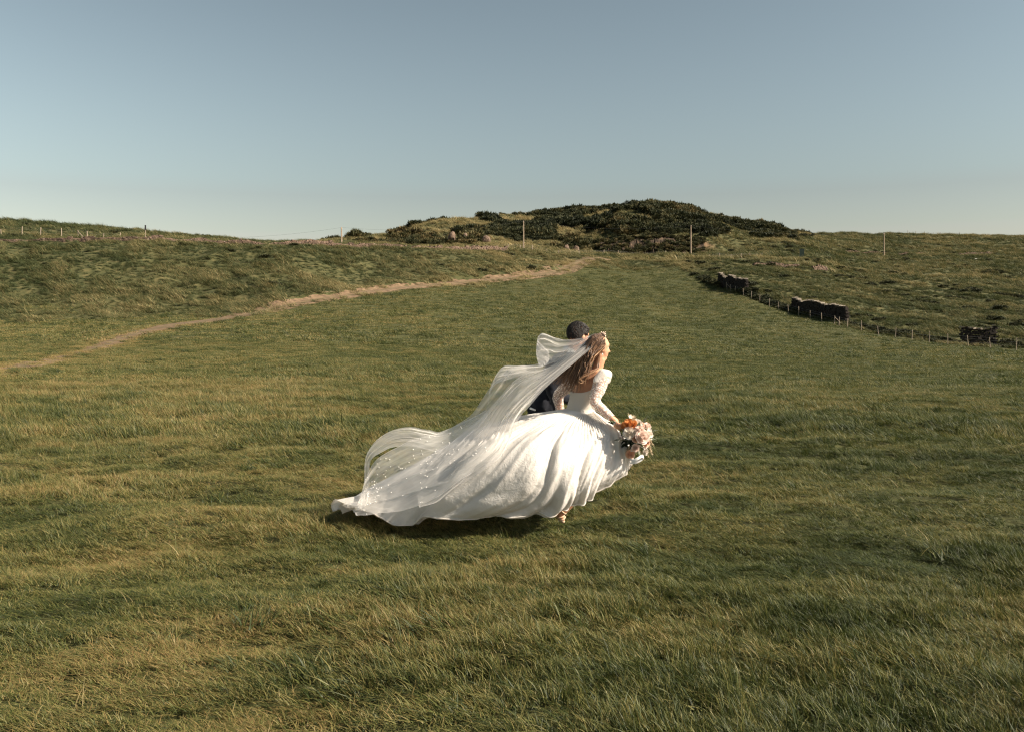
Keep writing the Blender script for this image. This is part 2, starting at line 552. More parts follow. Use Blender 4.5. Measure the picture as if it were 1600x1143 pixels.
def grass_mat(name, green, olive, straw, rust, trans=0.30, rough=0.55):
    m = MT(name)
    tint = m.attr("tint", 'INSTANCER'); rnd = m.attr("rnd"); hg = m.attr("hgt")
    f = m.math('ADD', tint, m.math('MULTIPLY', m.math('SUBTRACT', rnd, 0.5), 0.9))
    f = m.math('ADD', f, m.math('MULTIPLY', m.math('SUBTRACT', hg, 0.5), 0.18), clamp=True)
    c = m.ramp(f, [(0.12, green), (0.42, olive), (0.72, straw), (0.97, rust)])
    m.col(c, rough)
    m.b.inputs["Specular IOR Level"].default_value = 0.35
    m.translucent(c, trans)
    return m.m

G_NEAR = grass_mat("meadow_grass", (0.032, 0.047, 0.011), (0.105, 0.116, 0.028), (0.225, 0.190, 0.066), (0.25, 0.17, 0.066))
G_ROUGH = grass_mat("rough_grass", (0.036, 0.050, 0.015), (0.088, 0.098, 0.031), (0.255, 0.210, 0.092), (0.37, 0.29, 0.14), 0.25, 0.65)

def band(d0, d1, dens, k=0.56, pad=2.2):
    area = (k * (d1 * d1 - d0 * d0)) + 2 * pad * (d1 - d0)
    n = int(area * dens)
    # density even over the ground: weight the distance by the width there
    t = RNG.uniform(0, 1, n * 2)
    d = d0 + (d1 - d0) * t
    keep = RNG.uniform(0, 1, n * 2) < (k * d + pad) / (k * d1 + pad)
    d = d[keep][:n]
    x = RNG.uniform(-1, 1, len(d)) * (k * d + pad)
    return x, d

def meadow(name, d0, d1, dens, sources, base_scale, cover=None):
    x, y = band(d0, d1, dens, .58 if d0 < 15 else .76, 3.5)
    u, d, td, fd, rough, right, g = zones(x, y)
    ok = (rough < RNG.uniform(.25, .75, len(x))) & (np.abs(d - td) > np.where((u > 150) & (u < 960), 1.9, np.where(u <= 150, 1.1, -1)) * np.where(u < 230, RNG.uniform(0, 1, len(x)) < .25 + .6 * smooth01(u / 230), 1))
    yk = 1 + 2.2 * smooth01((y - 10) / 40)
    big = fbm(x / 2.1, y / (1.7 * yk), 101, 3)            # hummocks and hollows
    fine = vnoise(x / 0.45, y / 0.38, 104)
    fan = smooth01((330 - u) / 150) * np.exp(-((d - td) / 6.0) ** 2)
    rt_ = ruts(x, y, u, d, td)
    ok &= RNG.uniform(0, 1, len(x)) > np.clip((rt_ - .15) * 2.2, 0, .95)
    clump = vnoise(x / 0.19, y / 0.16, 107)
    hgt = 0.42 + 0.75 * smooth01((big - 0.30) / 0.36) + 0.65 * (fine - 0.5) + 0.75 * (clump - 0.5)
    hgt = np.maximum(hgt, 0.48)
    ok &= RNG.uniform(0, 1, len(x)) < 0.72 + 1.0 * smooth01((0.6 * clump + 0.4 * fine - 0.2) / 0.4)
    hgt *= 1 - 0.35 * fan
    far = smooth01((d - 16) / 26)
    hgt = hgt * (1 - far) + far * (0.62 + 0.55 * smooth01((big - 0.3) / 0.4))
    k_ = 1 + far * 3
    pat = fbm(x / 5.0, y / (5.0 * k_), 111, 4); pat2 = fbm(x / 0.9, y / 0.7, 115, 3)
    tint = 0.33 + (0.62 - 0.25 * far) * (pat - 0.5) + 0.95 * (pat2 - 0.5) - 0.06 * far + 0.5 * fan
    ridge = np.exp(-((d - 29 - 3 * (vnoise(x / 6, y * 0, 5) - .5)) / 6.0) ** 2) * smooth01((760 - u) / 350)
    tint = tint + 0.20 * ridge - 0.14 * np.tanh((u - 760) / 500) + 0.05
    z = height(x, y)
    P = np.stack([x, y, z - 0.012], -1)[ok]
    n = len(P)
    sw = fbm(x / 1.3, y / 1.0, 131, 2)[ok]
    yaw = (sw - 0.5) * 1.6 + RNG.normal(0, 0.8, n)
    s = base_scale * hgt[ok] * RNG.uniform(0.7, 1.3, n) * np.where(RNG.uniform(0, 1, n) < 0.06, 1.7, 1.0)
    wid = base_scale * RNG.uniform(0.9, 1.2, n)
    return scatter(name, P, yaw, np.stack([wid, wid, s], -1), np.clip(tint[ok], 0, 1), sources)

near_src = [blade_tuft("tuft_near", 44, 0.062, 0.028, 0.092, 0.0026, 0.45, 0.45, 200 + i, G_NEAR, 4) for i in range(10)]
near_src += [blade_tuft("tuft_near_flat", 36, 0.075, 0.04, 0.105, 0.0027, 0.9, 0.8, 230 + i, G_NEAR, 4) for i in range(5)]
mid_src = [blade_tuft("tuft_mid", 40, 0.13, 0.05, 0.14, 0.0040, 0.55, 0.5, 300 + i, G_NEAR, 3) for i in range(8)]
far_src = [blade_tuft("tuft_far", 44, 0.26, 0.06, 0.15, 0.007, 0.6, 0.5, 400 + i, G_NEAR, 2) for i in range(8)]
vfar_src = [blade_tuft("tuft_very_far", 44, 0.55, 0.07, 0.19, 0.017, 0.6, 0.5, 500 + i, G_NEAR, 2) for i in range(8)]
meadow("grass", 2.2, 8.0, 380, near_src, 0.9)
meadow("grass", 8.0, 15.0, 210, near_src, 1.0)
meadow("grass", 15.0, 32.0, 75, mid_src, 1.15)
meadow("grass", 32.0, 75.0, 19, far_src, 1.1)
meadow("grass", 75.0, 215.0, 3.6, vfar_src, 1.1)

# long pale stalks here and there in the near field
stalk_src = [blade_tuft("stalks", 2, 0.05, 0.12, 0.24, 0.0018, 0.7, 0.9, 600 + i, G_ROUGH, 5) for i in range(6)]
x, y = band(3.0, 16.0, 2.2)
kp = vnoise(x / 1.6, y / 1.3, 141) > 0.52
x, y = x[kp], y[kp]
scatter("dry_grass_stalks", np.stack([x, y, height(x, y)], -1), RNG.normal(0, 0.7, len(x)), RNG.uniform(0.6, 1.1, len(x)), RNG.uniform(0.5, 0.85, len(x)), stalk_src)

# tussocky rough grass on the bank, the verges and the field beyond the fence
tus_src = [blade_tuft("tussock", 60, 0.34, 0.28, 0.75, 0.016, 0.65, 0.7, 700 + i, G_ROUGH, 3) for i in range(8)]
def rough_field(name, d0, d1, dens, scale):
    x, y = band(d0, d1, dens, 0.78)
    u, d, td, fd, rough, right, g = zones(x, y)
    ok = (rough > RNG.uniform(0.15, 0.7, len(x))) & (np.abs(d - td) > np.where((u > 190) & (u < 960), 1.4, 0))
    zz = height(x, y)
    ok &= gorse_prob(u, d, HZ - (zz - CH) / d * FP, x, y, g) < 0.35
    ok &= ~((u > 935) & (u < 1100) & (d > 252) & (d < 264))
    pat = fbm(x / 12, y / 8, 151, 4); pat2 = fbm((x + .35 * y) / 2.0, y / 5.0, 155, 3)
    verge = np.exp(-((d - td + 4) / 7) ** 2) * smooth01((u - 380) / 60)
    leftdark = smooth01((330 - u) / 250) * smooth01((d - 118) / 15)
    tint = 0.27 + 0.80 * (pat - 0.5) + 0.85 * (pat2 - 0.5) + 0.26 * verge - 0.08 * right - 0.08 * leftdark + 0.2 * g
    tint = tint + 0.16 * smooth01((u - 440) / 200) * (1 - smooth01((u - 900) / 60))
    hs = (0.55 + 0.8 * smooth01((pat2 - 0.3) / 0.4)) * RNG.uniform(0.7, 1.25, len(x))
    z = height(x, y)
    P = np.stack([x, y, z - 0.04], -1)[ok]
    s = scale * hs[ok]
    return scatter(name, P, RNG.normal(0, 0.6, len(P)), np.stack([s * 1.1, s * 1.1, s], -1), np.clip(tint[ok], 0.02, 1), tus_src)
rough_field("rough_grass", 88, 210, 3.4, 1.0)
rough_field("rough_grass", 210, 440, 0.75, 1.7)

# gorse thickets over the hill
def gorse_bush(name, seed, mat):
    r = np.random.default_rng(seed)
    V, F, R = [], [], []
    lumps = [(r.uniform(-.55, .55), r.uniform(-.55, .55), r.uniform(.25, .75), r.uniform(.3, .5)) for _ in range(9)]
    for (cx, cy, cz, cr) in lumps:
        lr = r.uniform()
        for k in range(75):
            dv = r.normal(size=3); dv /= np.linalg.norm(dv)
            if dv[2] < -0.45: dv[2] *= -1
            p = np.array([cx, cy, cz]) + dv * cr * r.uniform(0.6, 1.05)
            t = np.cross(dv, r.normal(size=3)); t /= np.linalg.norm(t)
            w = r.uniform(.05, .11); L = r.uniform(.12, .24)
            tip = p + (dv * 0.8 + np.array([0, 0, .6]) + r.normal(size=3) * .35) * L
            b = len(V)
            V += [p - t * w, p + t * w, tip]
            F.append((b, b + 1, b + 2)); R += [lr * .6 + r.uniform() * .4] * 3
    me = bpy.data.meshes.new(name); me.from_pydata(V, [], F)
    add_attr(me, "rnd", R); me.materials.append(mat)
    o = bpy.data.objects.new(name, me); HIDE.objects.link(o)
    return o
m = MT("gorse_leaf")
f = m.math('ADD', m.math('MULTIPLY', m.attr("rnd"), 0.6), m.math('MULTIPLY', m.attr("tint", 'INSTANCER'), 0.5), clamp=True)
c = m.ramp(f, [(0.1, (0.012, 0.016, 0.008)), (0.42, (0.028, 0.034, 0.013)), (0.70, (0.062, 0.060, 0.022)), (1.0, (0.16, 0.115, 0.048))])
m.col(c, 0.7); m.translucent(c, 0.15)
GORSE = m.m
gsrc = [gorse_bush("gorse_clump", 800 + i, GORSE) for i in range(7)]
def gorse_field():
    x, y = band(236, 470, 0.36, 0.60)
    u, d, td, fd, rough, right, g = zones(x, y)
    z = height(x, y)
    v = HZ - (z - CH) / d * FP
    p = gorse_prob(u, d, v, x, y, g)
    ok = RNG.uniform(0, 1, len(x)) < p
    # outlying bushes on the slopes
    n = ok.sum()
    tint = np.clip(0.45 + 1.0 * (fbm(x / 9, y / 9, 171, 3) - 0.5) + 1.5 * (fbm(x / 26, y / 30, 173, 3) - 0.5) + RNG.normal(0, .12, len(x)), 0, 1)[ok]
    s = RNG.uniform(0.7, 1.9, n) * (0.55 + 1.1 * vnoise(x / 8, y / 8, 175)[ok] ** 1.5)
    P = np.stack([x, y, z - 0.25], -1)[ok]
    # bushes clinging to the quarried ledge and hanging over its lip
    fu = RNG.uniform(940, 1100, 190); fh = RNG.uniform(0, 1, 190) ** .7; fd_ = 254.2 + 8.5 * fh
    fx = (fu - 800) / FP * fd_
    fz0 = height((fu - 800) / FP * 254, np.full(190, 254.0)); fz1 = height((fu - 800) / FP * 264, np.full(190, 264.0))
    P = np.vstack([P, np.stack([fx, fd_ - 1.2, fz0 + (fz1 - fz0) * fh - .3], -1)])
    s = np.concatenate([s, RNG.uniform(.4, 1.1, 190)]); tint = np.concatenate([tint, RNG.uniform(.3, 1, 190)]); n = len(P)
    return scatter("gorse", P, RNG.uniform(0, 6.28, n), np.stack([s * 1.2, s * 1.2, s], -1), tint, gsrc)
gorse_field()

# darker rush clumps and low bushes in the rough ground, plus a row imitating ditch shade
m = MT("rush_leaf")
c = m.ramp(m.attr("rnd"), [(0.1, (0.020, 0.026, 0.011)), (0.6, (0.045, 0.048, 0.018)), (1.0, (0.10, 0.085, 0.035))])
m.col(c, 0.75)
rsrc = [gorse_bush("rush_clump", 900 + i, m.m) for i in range(4)]
x, y = band(100, 340, 0.22, 0.58)
u, d, td, fd, rough, right, g = zones(x, y)
pp = rough * smooth01((fbm(x / 10, y / 8, 181, 3) - 0.50) / 0.12) * (0.06 + 0.5 * right) + 0.004 * rough
ok = (RNG.uniform(0, 1, len(x)) < pp) & (g < .3) & (np.abs(d - td) > 2.5)
P = np.stack([x, y, height(x, y) - .15], -1)[ok]
s_ = RNG.uniform(.35, .9, len(P))
bu = np.concatenate([RNG.uniform(1095, 1128, 60), RNG.uniform(1160, 1246, 210), RNG.uniform(1318, 1505, 170), RNG.uniform(1550, 1620, 50)])   # dark clumps imitating the ditch shadow along the bank between the wall ends
bd = np.interp(bu, FE_U, FE_D) + RNG.uniform(.8, 3.0, len(bu))
bx = (bu - 800) / FP * bd
P = np.vstack([P, np.stack([bx, bd, height(bx, bd) - .1], -1)]); s_ = np.concatenate([s_, RNG.uniform(.4, .95, len(bu)) * np.where(bu < 1300, .95, .7)])
scatter("rushes_and_ditch_shade", P, RNG.uniform(0, 6.28, len(P)), np.stack([s_ * 1.5, s_ * 1.5, s_ * .8], -1), RNG.uniform(0, 1, len(P)), rsrc)

# coarse clumps coloured dark green to imitate tussock shadows in the pasture
speck_src = [blade_tuft("shadow_speck_clump", 70, 0.17, 0.09, 0.24, 0.006, 0.55, 0.5, 960 + i, G_NEAR, 3) for i in range(6)]
XS, YS, SS = [], [], []
for d0, d1, dens, sc in ((4, 14, 3.6, .62), (14, 35, 2.0, 1.0), (35, 80, .8, 1.6), (80, 200, .26, 2.6)):
    x, y = band(d0, d1, dens)
    XS.append(x); YS.append(y); SS.append(np.full(len(x), sc))
x, y, sc = np.concatenate(XS), np.concatenate(YS), np.concatenate(SS)
u, d, td, fd, rough, right, g = zones(x, y)
grp = fbm(x / 3.2, y / 5.0, 191, 3)
ok = (rough < .4) & (np.abs(d - td) > 2.2) & (RNG.uniform(0, 1, len(x)) < .12 + smooth01((grp - .47) / .15))
P = np.stack([x, y, height(x, y) - .01], -1)[ok]
s_ = sc[ok] * RNG.uniform(.6, 1.25, len(P))
scatter("shadow_speck_clumps", P, RNG.normal(0, .7, len(P)), np.stack([s_ * 1.2, s_ * 1.1, s_ * .85], -1), np.clip(RNG.normal(.06, .12, len(P)), 0, .6), speck_src)

# ================================================================== WALLS, FENCES, POLES, ROCKS
m = MT("weathered_stone")
pos = m.pos()
c = m.ramp(m.noise(1.7, 5, pos), [(0.3, (0.050, 0.035, 0.026)), (0.5, (0.115, 0.078, 0.056)), (0.7, (0.20, 0.14, 0.10))])
c = m.mix(m.math('GREATER_THAN', m.noise(3.3, 4, pos), 0.66), c, (0.30, 0.26, 0.21))     # lichen
m.col(c, 0.9); m.bump(m.noise(8, 5, pos), 0.8, 0.05)
STONE = m.m
m = MT("shaded_wall_stone")
pos = m.pos()
c = m.ramp(m.noise(1.7, 5, pos), [(0.3, (0.010, 0.008, 0.007)), (0.6, (0.026, 0.020, 0.016)), (0.8, (0.05, 0.038, 0.028))])  # near-black stone colour carries the shade on the wall faces
m.col(c, 0.9); m.bump(m.noise(8, 5, pos), 0.8, 0.05)
SHADED_STONE = m.m
m = MT("sunlit_cope_stone")
m.col(m.ramp(m.noise(4, 4, m.pos()), [(0.3, (0.13, 0.11, 0.085)), (0.7, (0.36, 0.31, 0.25))]), 0.9)  # pale colour paints the wall tops as sunlit
LIT_COPE = m.m
m = MT("grey_timber")
m.col(m.ramp(m.noise(20, 4, m.obj()), [(0.3, (0.20, 0.16, 0.12)), (0.7, (0.38, 0.31, 0.235))]), 0.85)
TIMBER = m.m
m = MT("pole_timber")
m.col(m.ramp(m.noise(6, 4, m.obj()), [(0.3, (0.22, 0.16, 0.11)), (0.7, (0.40, 0.32, 0.24))]), 0.85)
POLE = m.m
WIRE = plain("galvanised_wire", (0.22, 0.22, 0.21), 0.5)
CERAMIC = plain("insulator_ceramic", (0.30, 0.25, 0.22), 0.3)
DARKGREEN = plain("dark_green_paint", (0.008, 0.018, 0.014), 0.95)
SLATEPAINT = plain("dark_grey_paint", (0.025, 0.025, 0.028), 0.6)
WHITEROCK = plain("pale_limewash", (0.72, 0.70, 0.66), 0.8, 0.06, 3)

def jitter_block(V, F, c, half, ang, r, bulge=0.16):
    b = len(V)
    ca, sa = math.cos(ang), math.sin(ang)
    for sx in (-1, 1):
        for sy in (-1, 1):
            for sz in (-1, 1):
                q = np.array([sx * half[0], sy * half[1], sz * half[2]]) * (1 + r.uniform(-bulge, bulge, 3))
                V.append((c[0] + q[0] * ca - q[1] * sa, c[1] + q[0] * sa + q[1] * ca, c[2] + q[2]))
    F += [(b, b + 1, b + 3, b + 2), (b + 4, b + 6, b + 7, b + 5), (b, b + 4, b + 5, b + 1),
          (b + 2, b + 3, b + 7, b + 6), (b, b + 2, b + 6, b + 4), (b + 1, b + 5, b + 7, b + 3)]

def line_points(cu, cd, step):
    xs = (np.array(cu, float) - 800) / FP * np.array(cd, float); ys = np.array(cd, float)
    T = np.linspace(0, 1, 800); tt = np.linspace(0, 1, len(xs))
    cx = np.interp(T, tt, xs); cy = np.interp(T, tt, ys)
    s = np.concatenate([[0], np.cumsum(np.hypot(np.diff(cx), np.diff(cy)))])
    n = max(2, int(s[-1] / step))
    q = np.linspace(0, s[-1], n)
    return np.interp(q, s, cx), np.interp(q, s, cy), s[-1]

def stone_wall(cu, cd, hgt, label, seed, mat, cope=None, course=0.24, ragged=0.2, thick=0.32, dz=0.0):
    r = np.random.default_rng(seed)
    x, y, L = line_points(cu, cd, 0.36)
    z0 = height(x, y)
    root = empty("stone_wall", (x[len(x) // 2], y[len(x) // 2], float(z0[len(x) // 2])))
    tag(root, label, "stone wall")
    V, F, CV, CF = [], [], [], []
    ang = np.arctan2(np.gradient(y), np.gradient(x))
    prof = hgt * (1 - ragged * vnoise(x / 2.5, y / 2.5, seed) - 0.5 * ragged * vnoise(x / .8, y / .8, seed + 1))
    for i in range(len(x)):
        nc = max(1, int(round(prof[i] / course)))
        for k in range(nc):
            off = (k % 2) * 0.18 + r.uniform(-.05, .05)
            cxx = x[i] + math.cos(ang[i]) * off + r.uniform(-.05, .05); cyy = y[i] + math.sin(ang[i]) * off + r.uniform(-.05, .05)
            jitter_block(V, F, (cxx, cyy, z0[i] + dz + (k + 0.42) * course), (r.uniform(.15, .21), thick * (1 - .06 * k), course * r.uniform(.42, .52)), ang[i], r)
        if cope is not None and r.uniform() < 0.7:
            jitter_block(CV, CF, (x[i], y[i], z0[i] + dz + nc * course + 0.07), (r.uniform(.08, .16), thick * .8, r.uniform(.04, .10)), ang[i] + r.uniform(-.2, .2), r, .35)
    a = adopt(mesh_obj("stonework", V, F, mat), root); tag(a, kind="stuff")
    if CV:
        a = adopt(mesh_obj("coping", CV, CF, cope), root); tag(a, kind="stuff")
    return root

stone_wall(WA_U[:], WA_D[:], 0.95, "long low drystone wall along the top of the left bank", 11, STONE, None)
stone_wall([1124, 1145, 1166], [170, 164, 159], 2.0, "short stone wall coloured shade-dark with sunlit-pale coping at the upper end of the fence", 12, SHADED_STONE, LIT_COPE, 0.22, .06, .4)
stone_wall([1240, 1275, 1322], [143.5, 136.5, 129.5], 2.1, "long stone wall coloured shade-dark with sunlit-pale coping behind the middle of the fence", 13, SHADED_STONE, LIT_COPE, 0.22, .06, .4)
stone_wall([1503, 1528, 1553], [114.6, 114.2, 113.8], 2.5, "stubby stone wall end coloured shade-dark with sunlit-pale top near the right edge", 14, SHADED_STONE, LIT_COPE, 0.22, .15, .7)
stone_wall([1178, 1210, 1246], [203, 205, 207], 0.9, "broken reddish rubble wall above the fence on the right slope", 15, STONE, None, .26, .5)
stone_wall([1270, 1290], [208, 210], 1.5, "small ruined stone wall stump on the right slope", 16, STONE, None, .3, .5)
stone_wall([1320, 1370, 1430, 1500, 1560], [318, 320, 322, 326, 330], 1.1, "far brown field wall crossing the right hillside behind the pole", 17, STONE, None, .3, .5)

# --- fences
def post_mesh(h, w, seed):
    r = np.random.default_rng(seed)
    bm = bmesh.new()
    bmesh.ops.create_cone(bm, cap_ends=True, segments=7, radius1=w, radius2=w * .88, depth=h + .4)
    for v in bm.verts:
        v.co.z += (h + .4) / 2 - .4
        v.co.x += r.normal(0, w * .07); v.co.y += r.normal(0, w * .07)
        if v.co.z > h * .9: v.co.z += r.normal(0, .012)
    me = bpy.data.meshes.new("post"); bm.to_mesh(me); bm.free()
    me.materials.append(TIMBER)
    return me
def add_tube(V, F, pts, radii, sides=6, cap=True):
    pts = [np.asarray(p, float) for p in pts]
    b = len(V); n = len(pts)
    up = np.array([0, 0, 1.0])
    prev = None
    for i, p in enumerate(pts):
        t = pts[min(i + 1, n - 1)] - pts[max(i - 1, 0)]
        t = t / (np.linalg.norm(t) + 1e-9)
        if prev is None:
            a = np.cross(t, up if abs(t[2]) < .9 else np.array([1., 0, 0]))
        else:
            a = prev - t * np.dot(prev, t)
        a /= np.linalg.norm(a) + 1e-9; prev = a
        c = np.cross(t, a)
        rr = radii[i] if hasattr(radii, '__len__') else radii
        for k in range(sides):
            th = 2 * math.pi * k / sides
            V.append(tuple(p + (a * math.cos(th) + c * math.sin(th)) * rr))
    for i in range(n - 1):
        for k in range(sides):
            k2 = (k + 1) % sides
            F.append((b + i * sides + k, b + i * sides + k2, b + (i + 1) * sides + k2, b + (i + 1) * sides + k))
    if cap:
        F.append(tuple(b + k for k in reversed(range(sides))))
        F.append(tuple(b + (n - 1) * sides + k for k in range(sides)))

def fence(posts, h, w, label, wires=(0.45, 0.8, 1.05), braces=()):
    p0 = posts[len(posts) // 2]
    root = empty("fence", (p0[0], p0[1], float(height(p0[0], p0[1]))))
    tag(root, label, "fence")
    r = np.random.default_rng(len(label))
    ms = [post_mesh(h, w, 40 + k) for k in range(3)]
    tops = []
    for i, (x, y) in enumerate(posts):
        z = float(height(x, y))
        o = bpy.data.objects.new("post", ms[i % 3]); COL.objects.link(o)
        o.location = (x, y, z); o.rotation_euler = (r.normal(0, .05), r.normal(0, .06), r.uniform(0, 6))
        s = r.uniform(.92, 1.1); o.scale = (1, 1, s)
        adopt(o, root); tops.append((x, y, z))
    for i in braces:
        x, y, z = tops[i]
        V, F = [], []
        add_tube(V, F, [(x, y - .1, z + h * .8), (x + h * .75, y - .1, z + .02)], w * .7, 6)
        adopt(mesh_obj("brace", V, F, TIMBER), root)
    for wz in wires:
        V, F = [], []
        add_tube(V, F, [(x, y, z + wz * h / 1.15) for x, y, z in tops], 0.006, 4)
        adopt(mesh_obj("wire", V, F, WIRE), root)
    return root
def fpos(us, off=-1.6):
    return [((u - 800) / FP * (np.interp(u, FE_U, FE_D) + off), float(np.interp(u, FE_U, FE_D) + off)) for u in us]
fence(fpos([1136, 1141, 1150, 1162, 1174, 1187, 1202, 1217, 1232, 1248, 1266, 1284, 1304, 1311, 1324, 1346, 1373, 1399, 1425, 1452, 1481, 1513, 1548, 1588, 1632, 1680]),
      1.2, 0.045, "post and wire fence running diagonally down the right edge of the pasture", braces=(0, 12))
fence([((u - 800) / FP * d, d) for u, d in ((2, 178), (34, 178), (63, 178), (96, 178), (122, 178), (136, 178), (161, 178), (187, 179))],
      1.5, 0.085, "row of pale fence posts behind the wall at the far left", braces=(4,))
fence([((u - 800) / FP * d, d) for u, d in ((778, 214), (794, 218), (813, 222), (832, 224), (853, 222), (873, 216), (905, 224), (943, 226), (966, 228), (1000, 232), (1040, 234))],
      1.2, 0.08, "short wire fence beside the top of the dirt track below the gorse")
fence([((u - 800) / FP * d, d) for u, d in ((1108, 222), (1124, 224), (1142, 226), (1158, 228), (1172, 230), (1190, 232))],
      1.1, 0.08, "small fence in the rough grass right of the rock face")
fence([((u - 800) / FP * 408, 408.0) for u in (1405, 1419, 1431, 1445, 1459, 1470, 1484, 1500)], 1.5, 0.09, "tiny fence posts along the skyline on the right")

# --- utility poles and their line
pole_tops = []
def utility_pole(u, d, vtop, label):
    x = (u - 800) / FP * d; z = float(height(x, d))
    top = CH + (HZ - vtop) / FP * d
    h = top - z
    root = empty("utility_pole", (x, d, z)); tag(root, label, "utility pole", "utility poles below the hill")
    V, F = [], []
    add_tube(V, F, [(x, d, z - .6), (x, d, z + h * .5), (x, d, top)], [.17, .15, .12], 10)
    adopt(mesh_obj("pole", V, F, POLE, smooth=False), root)
    V, F = [], []
    add_tube(V, F, [(x - .06, d - .55, top - .35), (x + .06, d + .55, top - .35)], .06, 4)
    adopt(mesh_obj("crossarm", V, F, POLE), root)
    for s in (-.48, .48):
        V, F = [], []
        add_tube(V, F, [(x, d + s, top - .29), (x, d + s, top - .2), (x, d + s, top - .1)], [.05, .07, .035], 8)
        adopt(mesh_obj("insulator", V, F, CERAMIC), root)
    pole_tops.append((x, d, top - .1))
utility_pole(533.5, 205, 355, "short utility pole on the skyline left of the gorse hill")
utility_pole(818, 226, 345, "brown utility pole in front of the gorse above the dirt track")
utility_pole(1079.5, 240, 352, "pale utility pole in front of the dark rock face")
utility_pole(1381.5, 300, 364, "thin utility pole standing alone on the right hillside")
ends = [(-75.0, 200.0, 20.5)] + pole_tops
for k, lab in enumerate(("thin overhead wire sagging left from the skyline pole", "thin overhead wire between the skyline pole and the brown pole",
                         "thin overhead wire between the brown pole and the pole by the rock face", "thin overhead wire between the rock face pole and the right hillside pole")):
    a, b = np.array(ends[k]), np.array(ends[k + 1])
    V, F = [], []
    pts = []
    for t in np.linspace(0, 1, 24):
        p = a * (1 - t) + b * t; p[2] -= 1.2 * 4 * t * (1 - t); pts.append(p)
    add_tube(V, F, pts, 0.010, 4)
    tag(mesh_obj("overhead_wire", V, F, SLATEPAINT), lab, "cable", "overhead wires")

# --- marker post with dark plate on the left skyline
x, d = (227 - 800) / FP * 182, 182.0
z = float(height(x, d))
root = empty("marker_post", (x, d, z)); tag(root, "thin post with a narrow dark plate on the left skyline", "sign")
top = CH + (HZ - 352) / FP * d
V, F = [], []; add_tube(V, F, [(x, d, z - .4), (x, d, top - .9)], .06, 8)
adopt(mesh_obj("post", V, F, TIMBER), root)
V, F = [], []; jitter_block(V, F, (x, d, top - .5), (.13, .03, .5), .3, RNG, .02)
adopt(mesh_obj("plate", V, F, SLATEPAINT), root)

# --- dark green upright panel by the lane
x, d = (1253 - 800) / FP * 236, 236.0
z = float(height(x, d)); h = 2.6
root = empty("panel_sign", (x, d, z)); tag(root, "dark green upright panel on two posts right of the gorse hill", "sign")
V, F = [], []; jitter_block(V, F, (x, d, z + h * .58), (.55, .04, h * .42), 0.1, RNG, .01)
adopt(mesh_obj("panel", V, F, DARKGREEN), root)
for s in (-.5, .5):
    V, F = [], []; add_tube(V, F, [(x + s, d + .06, z - .4), (x + s, d + .06, z + h)], .05, 8)
    adopt(mesh_obj("post", V, F, TIMBER), root)

# --- rocks
def boulder(name, c, size, mat, seed, label=None, cat="rock", group=None, parent=None, sub=2):
    r = np.random.default_rng(seed)
    bm = bmesh.new()
    bmesh.ops.create_icosphere(bm, subdivisions=sub, radius=1)
    planes = [(lambda v: v / np.linalg.norm(v))(r.normal(size=3)) for _ in range(9)]
    offs = r.uniform(.55, .85, 9)
    for v in bm.verts:
        p = np.array(v.co)
        for n, o in zip(planes, offs):
            e = np.dot(p, n) - o
            if e > 0: p = p - n * e
        p = p * (1 + r.normal(0, .02))
        v.co = Vector(p * np.array(size))
    me = bpy.data.meshes.new(name); bm.to_mesh(me); bm.free()
    me.materials.append(mat)
    o = bpy.data.objects.new(name, me); COL.objects.link(o); o.location = c
    o.rotation_euler = (0, 0, r.uniform(0, 6))
    if parent: adopt(o, parent)
    if label: tag(o, label, cat, group)
    return o
def on(u, d, dz=0.0):
    x = (u - 800) / FP * d
    return (x, d, float(height(x, d)) + dz)
boulder("rock", on(1524, 302, .15), (1.4, .7, .5), WHITEROCK, 3, "low white rock beside a dark hollow on the right hillside")
boulder("rock", on(1068, 246, .4), (.9, .7, .9), STONE, 4, "brown rock lying below the pole at the rock face")
boulder("rock", on(706, 250, 1.6), (1.6, 1.2, 2.0), STONE, 5, "larger sunlit orange rock in the gorse on the left of the hill")
boulder("rock", on(728, 252, 1.4), (1.1, .9, 1.5), STONE, 6, "smaller sunlit orange rock in the gorse on the left of the hill")
boulder("rock", on(760, 252, 1.2), (1.3, .9, 1.1), STONE, 7, "brown rock showing between bushes left of the brown pole")
boulder("rock", on(885, 252, .8), (1.0, .8, 1.6), STONE, 8, "pale rock at the foot of the slope above the track end")
boulder("rock", on(900, 253, .8), (.9, .8, 1.4), STONE, 9, "grey rock beside the slope just right of the track end")

# quarried rock face: rough columns along the ledge
uu = np.linspace(938, 1100, 260); hh = np.linspace(0, 1, 16)
RP = np.zeros((260, 16, 3))
for i, u in enumerate(uu):
    edge = float(smooth01((u - 938) / 25) * smooth01((1100 - u) / 25))
    xb = (u - 800) / FP * 255; zb = float(height(xb, 253.0)) - .6
    xt = (u - 800) / FP * 264; zt = float(height(xt, 264.0)) - .2
    for j, h in enumerate(hh):
        dd = 255.2 + 6.2 * h ** 2.2
        col_n = abs(vnoise(u / 3.2, h * 2.2, 3) - .5) * 2.4 + abs(vnoise(u / 8.5, h * 2.5, 4) - .5) * 3.0 + (vnoise(u / 1.3, h * 7, 6) - .5) * .7
        ledge = .5 * math.floor(h * 5 + vnoise(u / 5, 0, 8) * 2) / 5
        dd = dd - (col_n + ledge) * edge * .75 * (1 - h ** 3) + .6
        RP[i, j] = ((u - 800) / FP * dd, dd, zb + (zt - zb) * h)
rf = grid_mesh("rock_face", RP, None); tag(rf, kind="structure")
rf.data.polygons.foreach_set("use_smooth", [False] * len(rf.data.polygons))
m = MT("quarried_rock")
pos = m.pos()
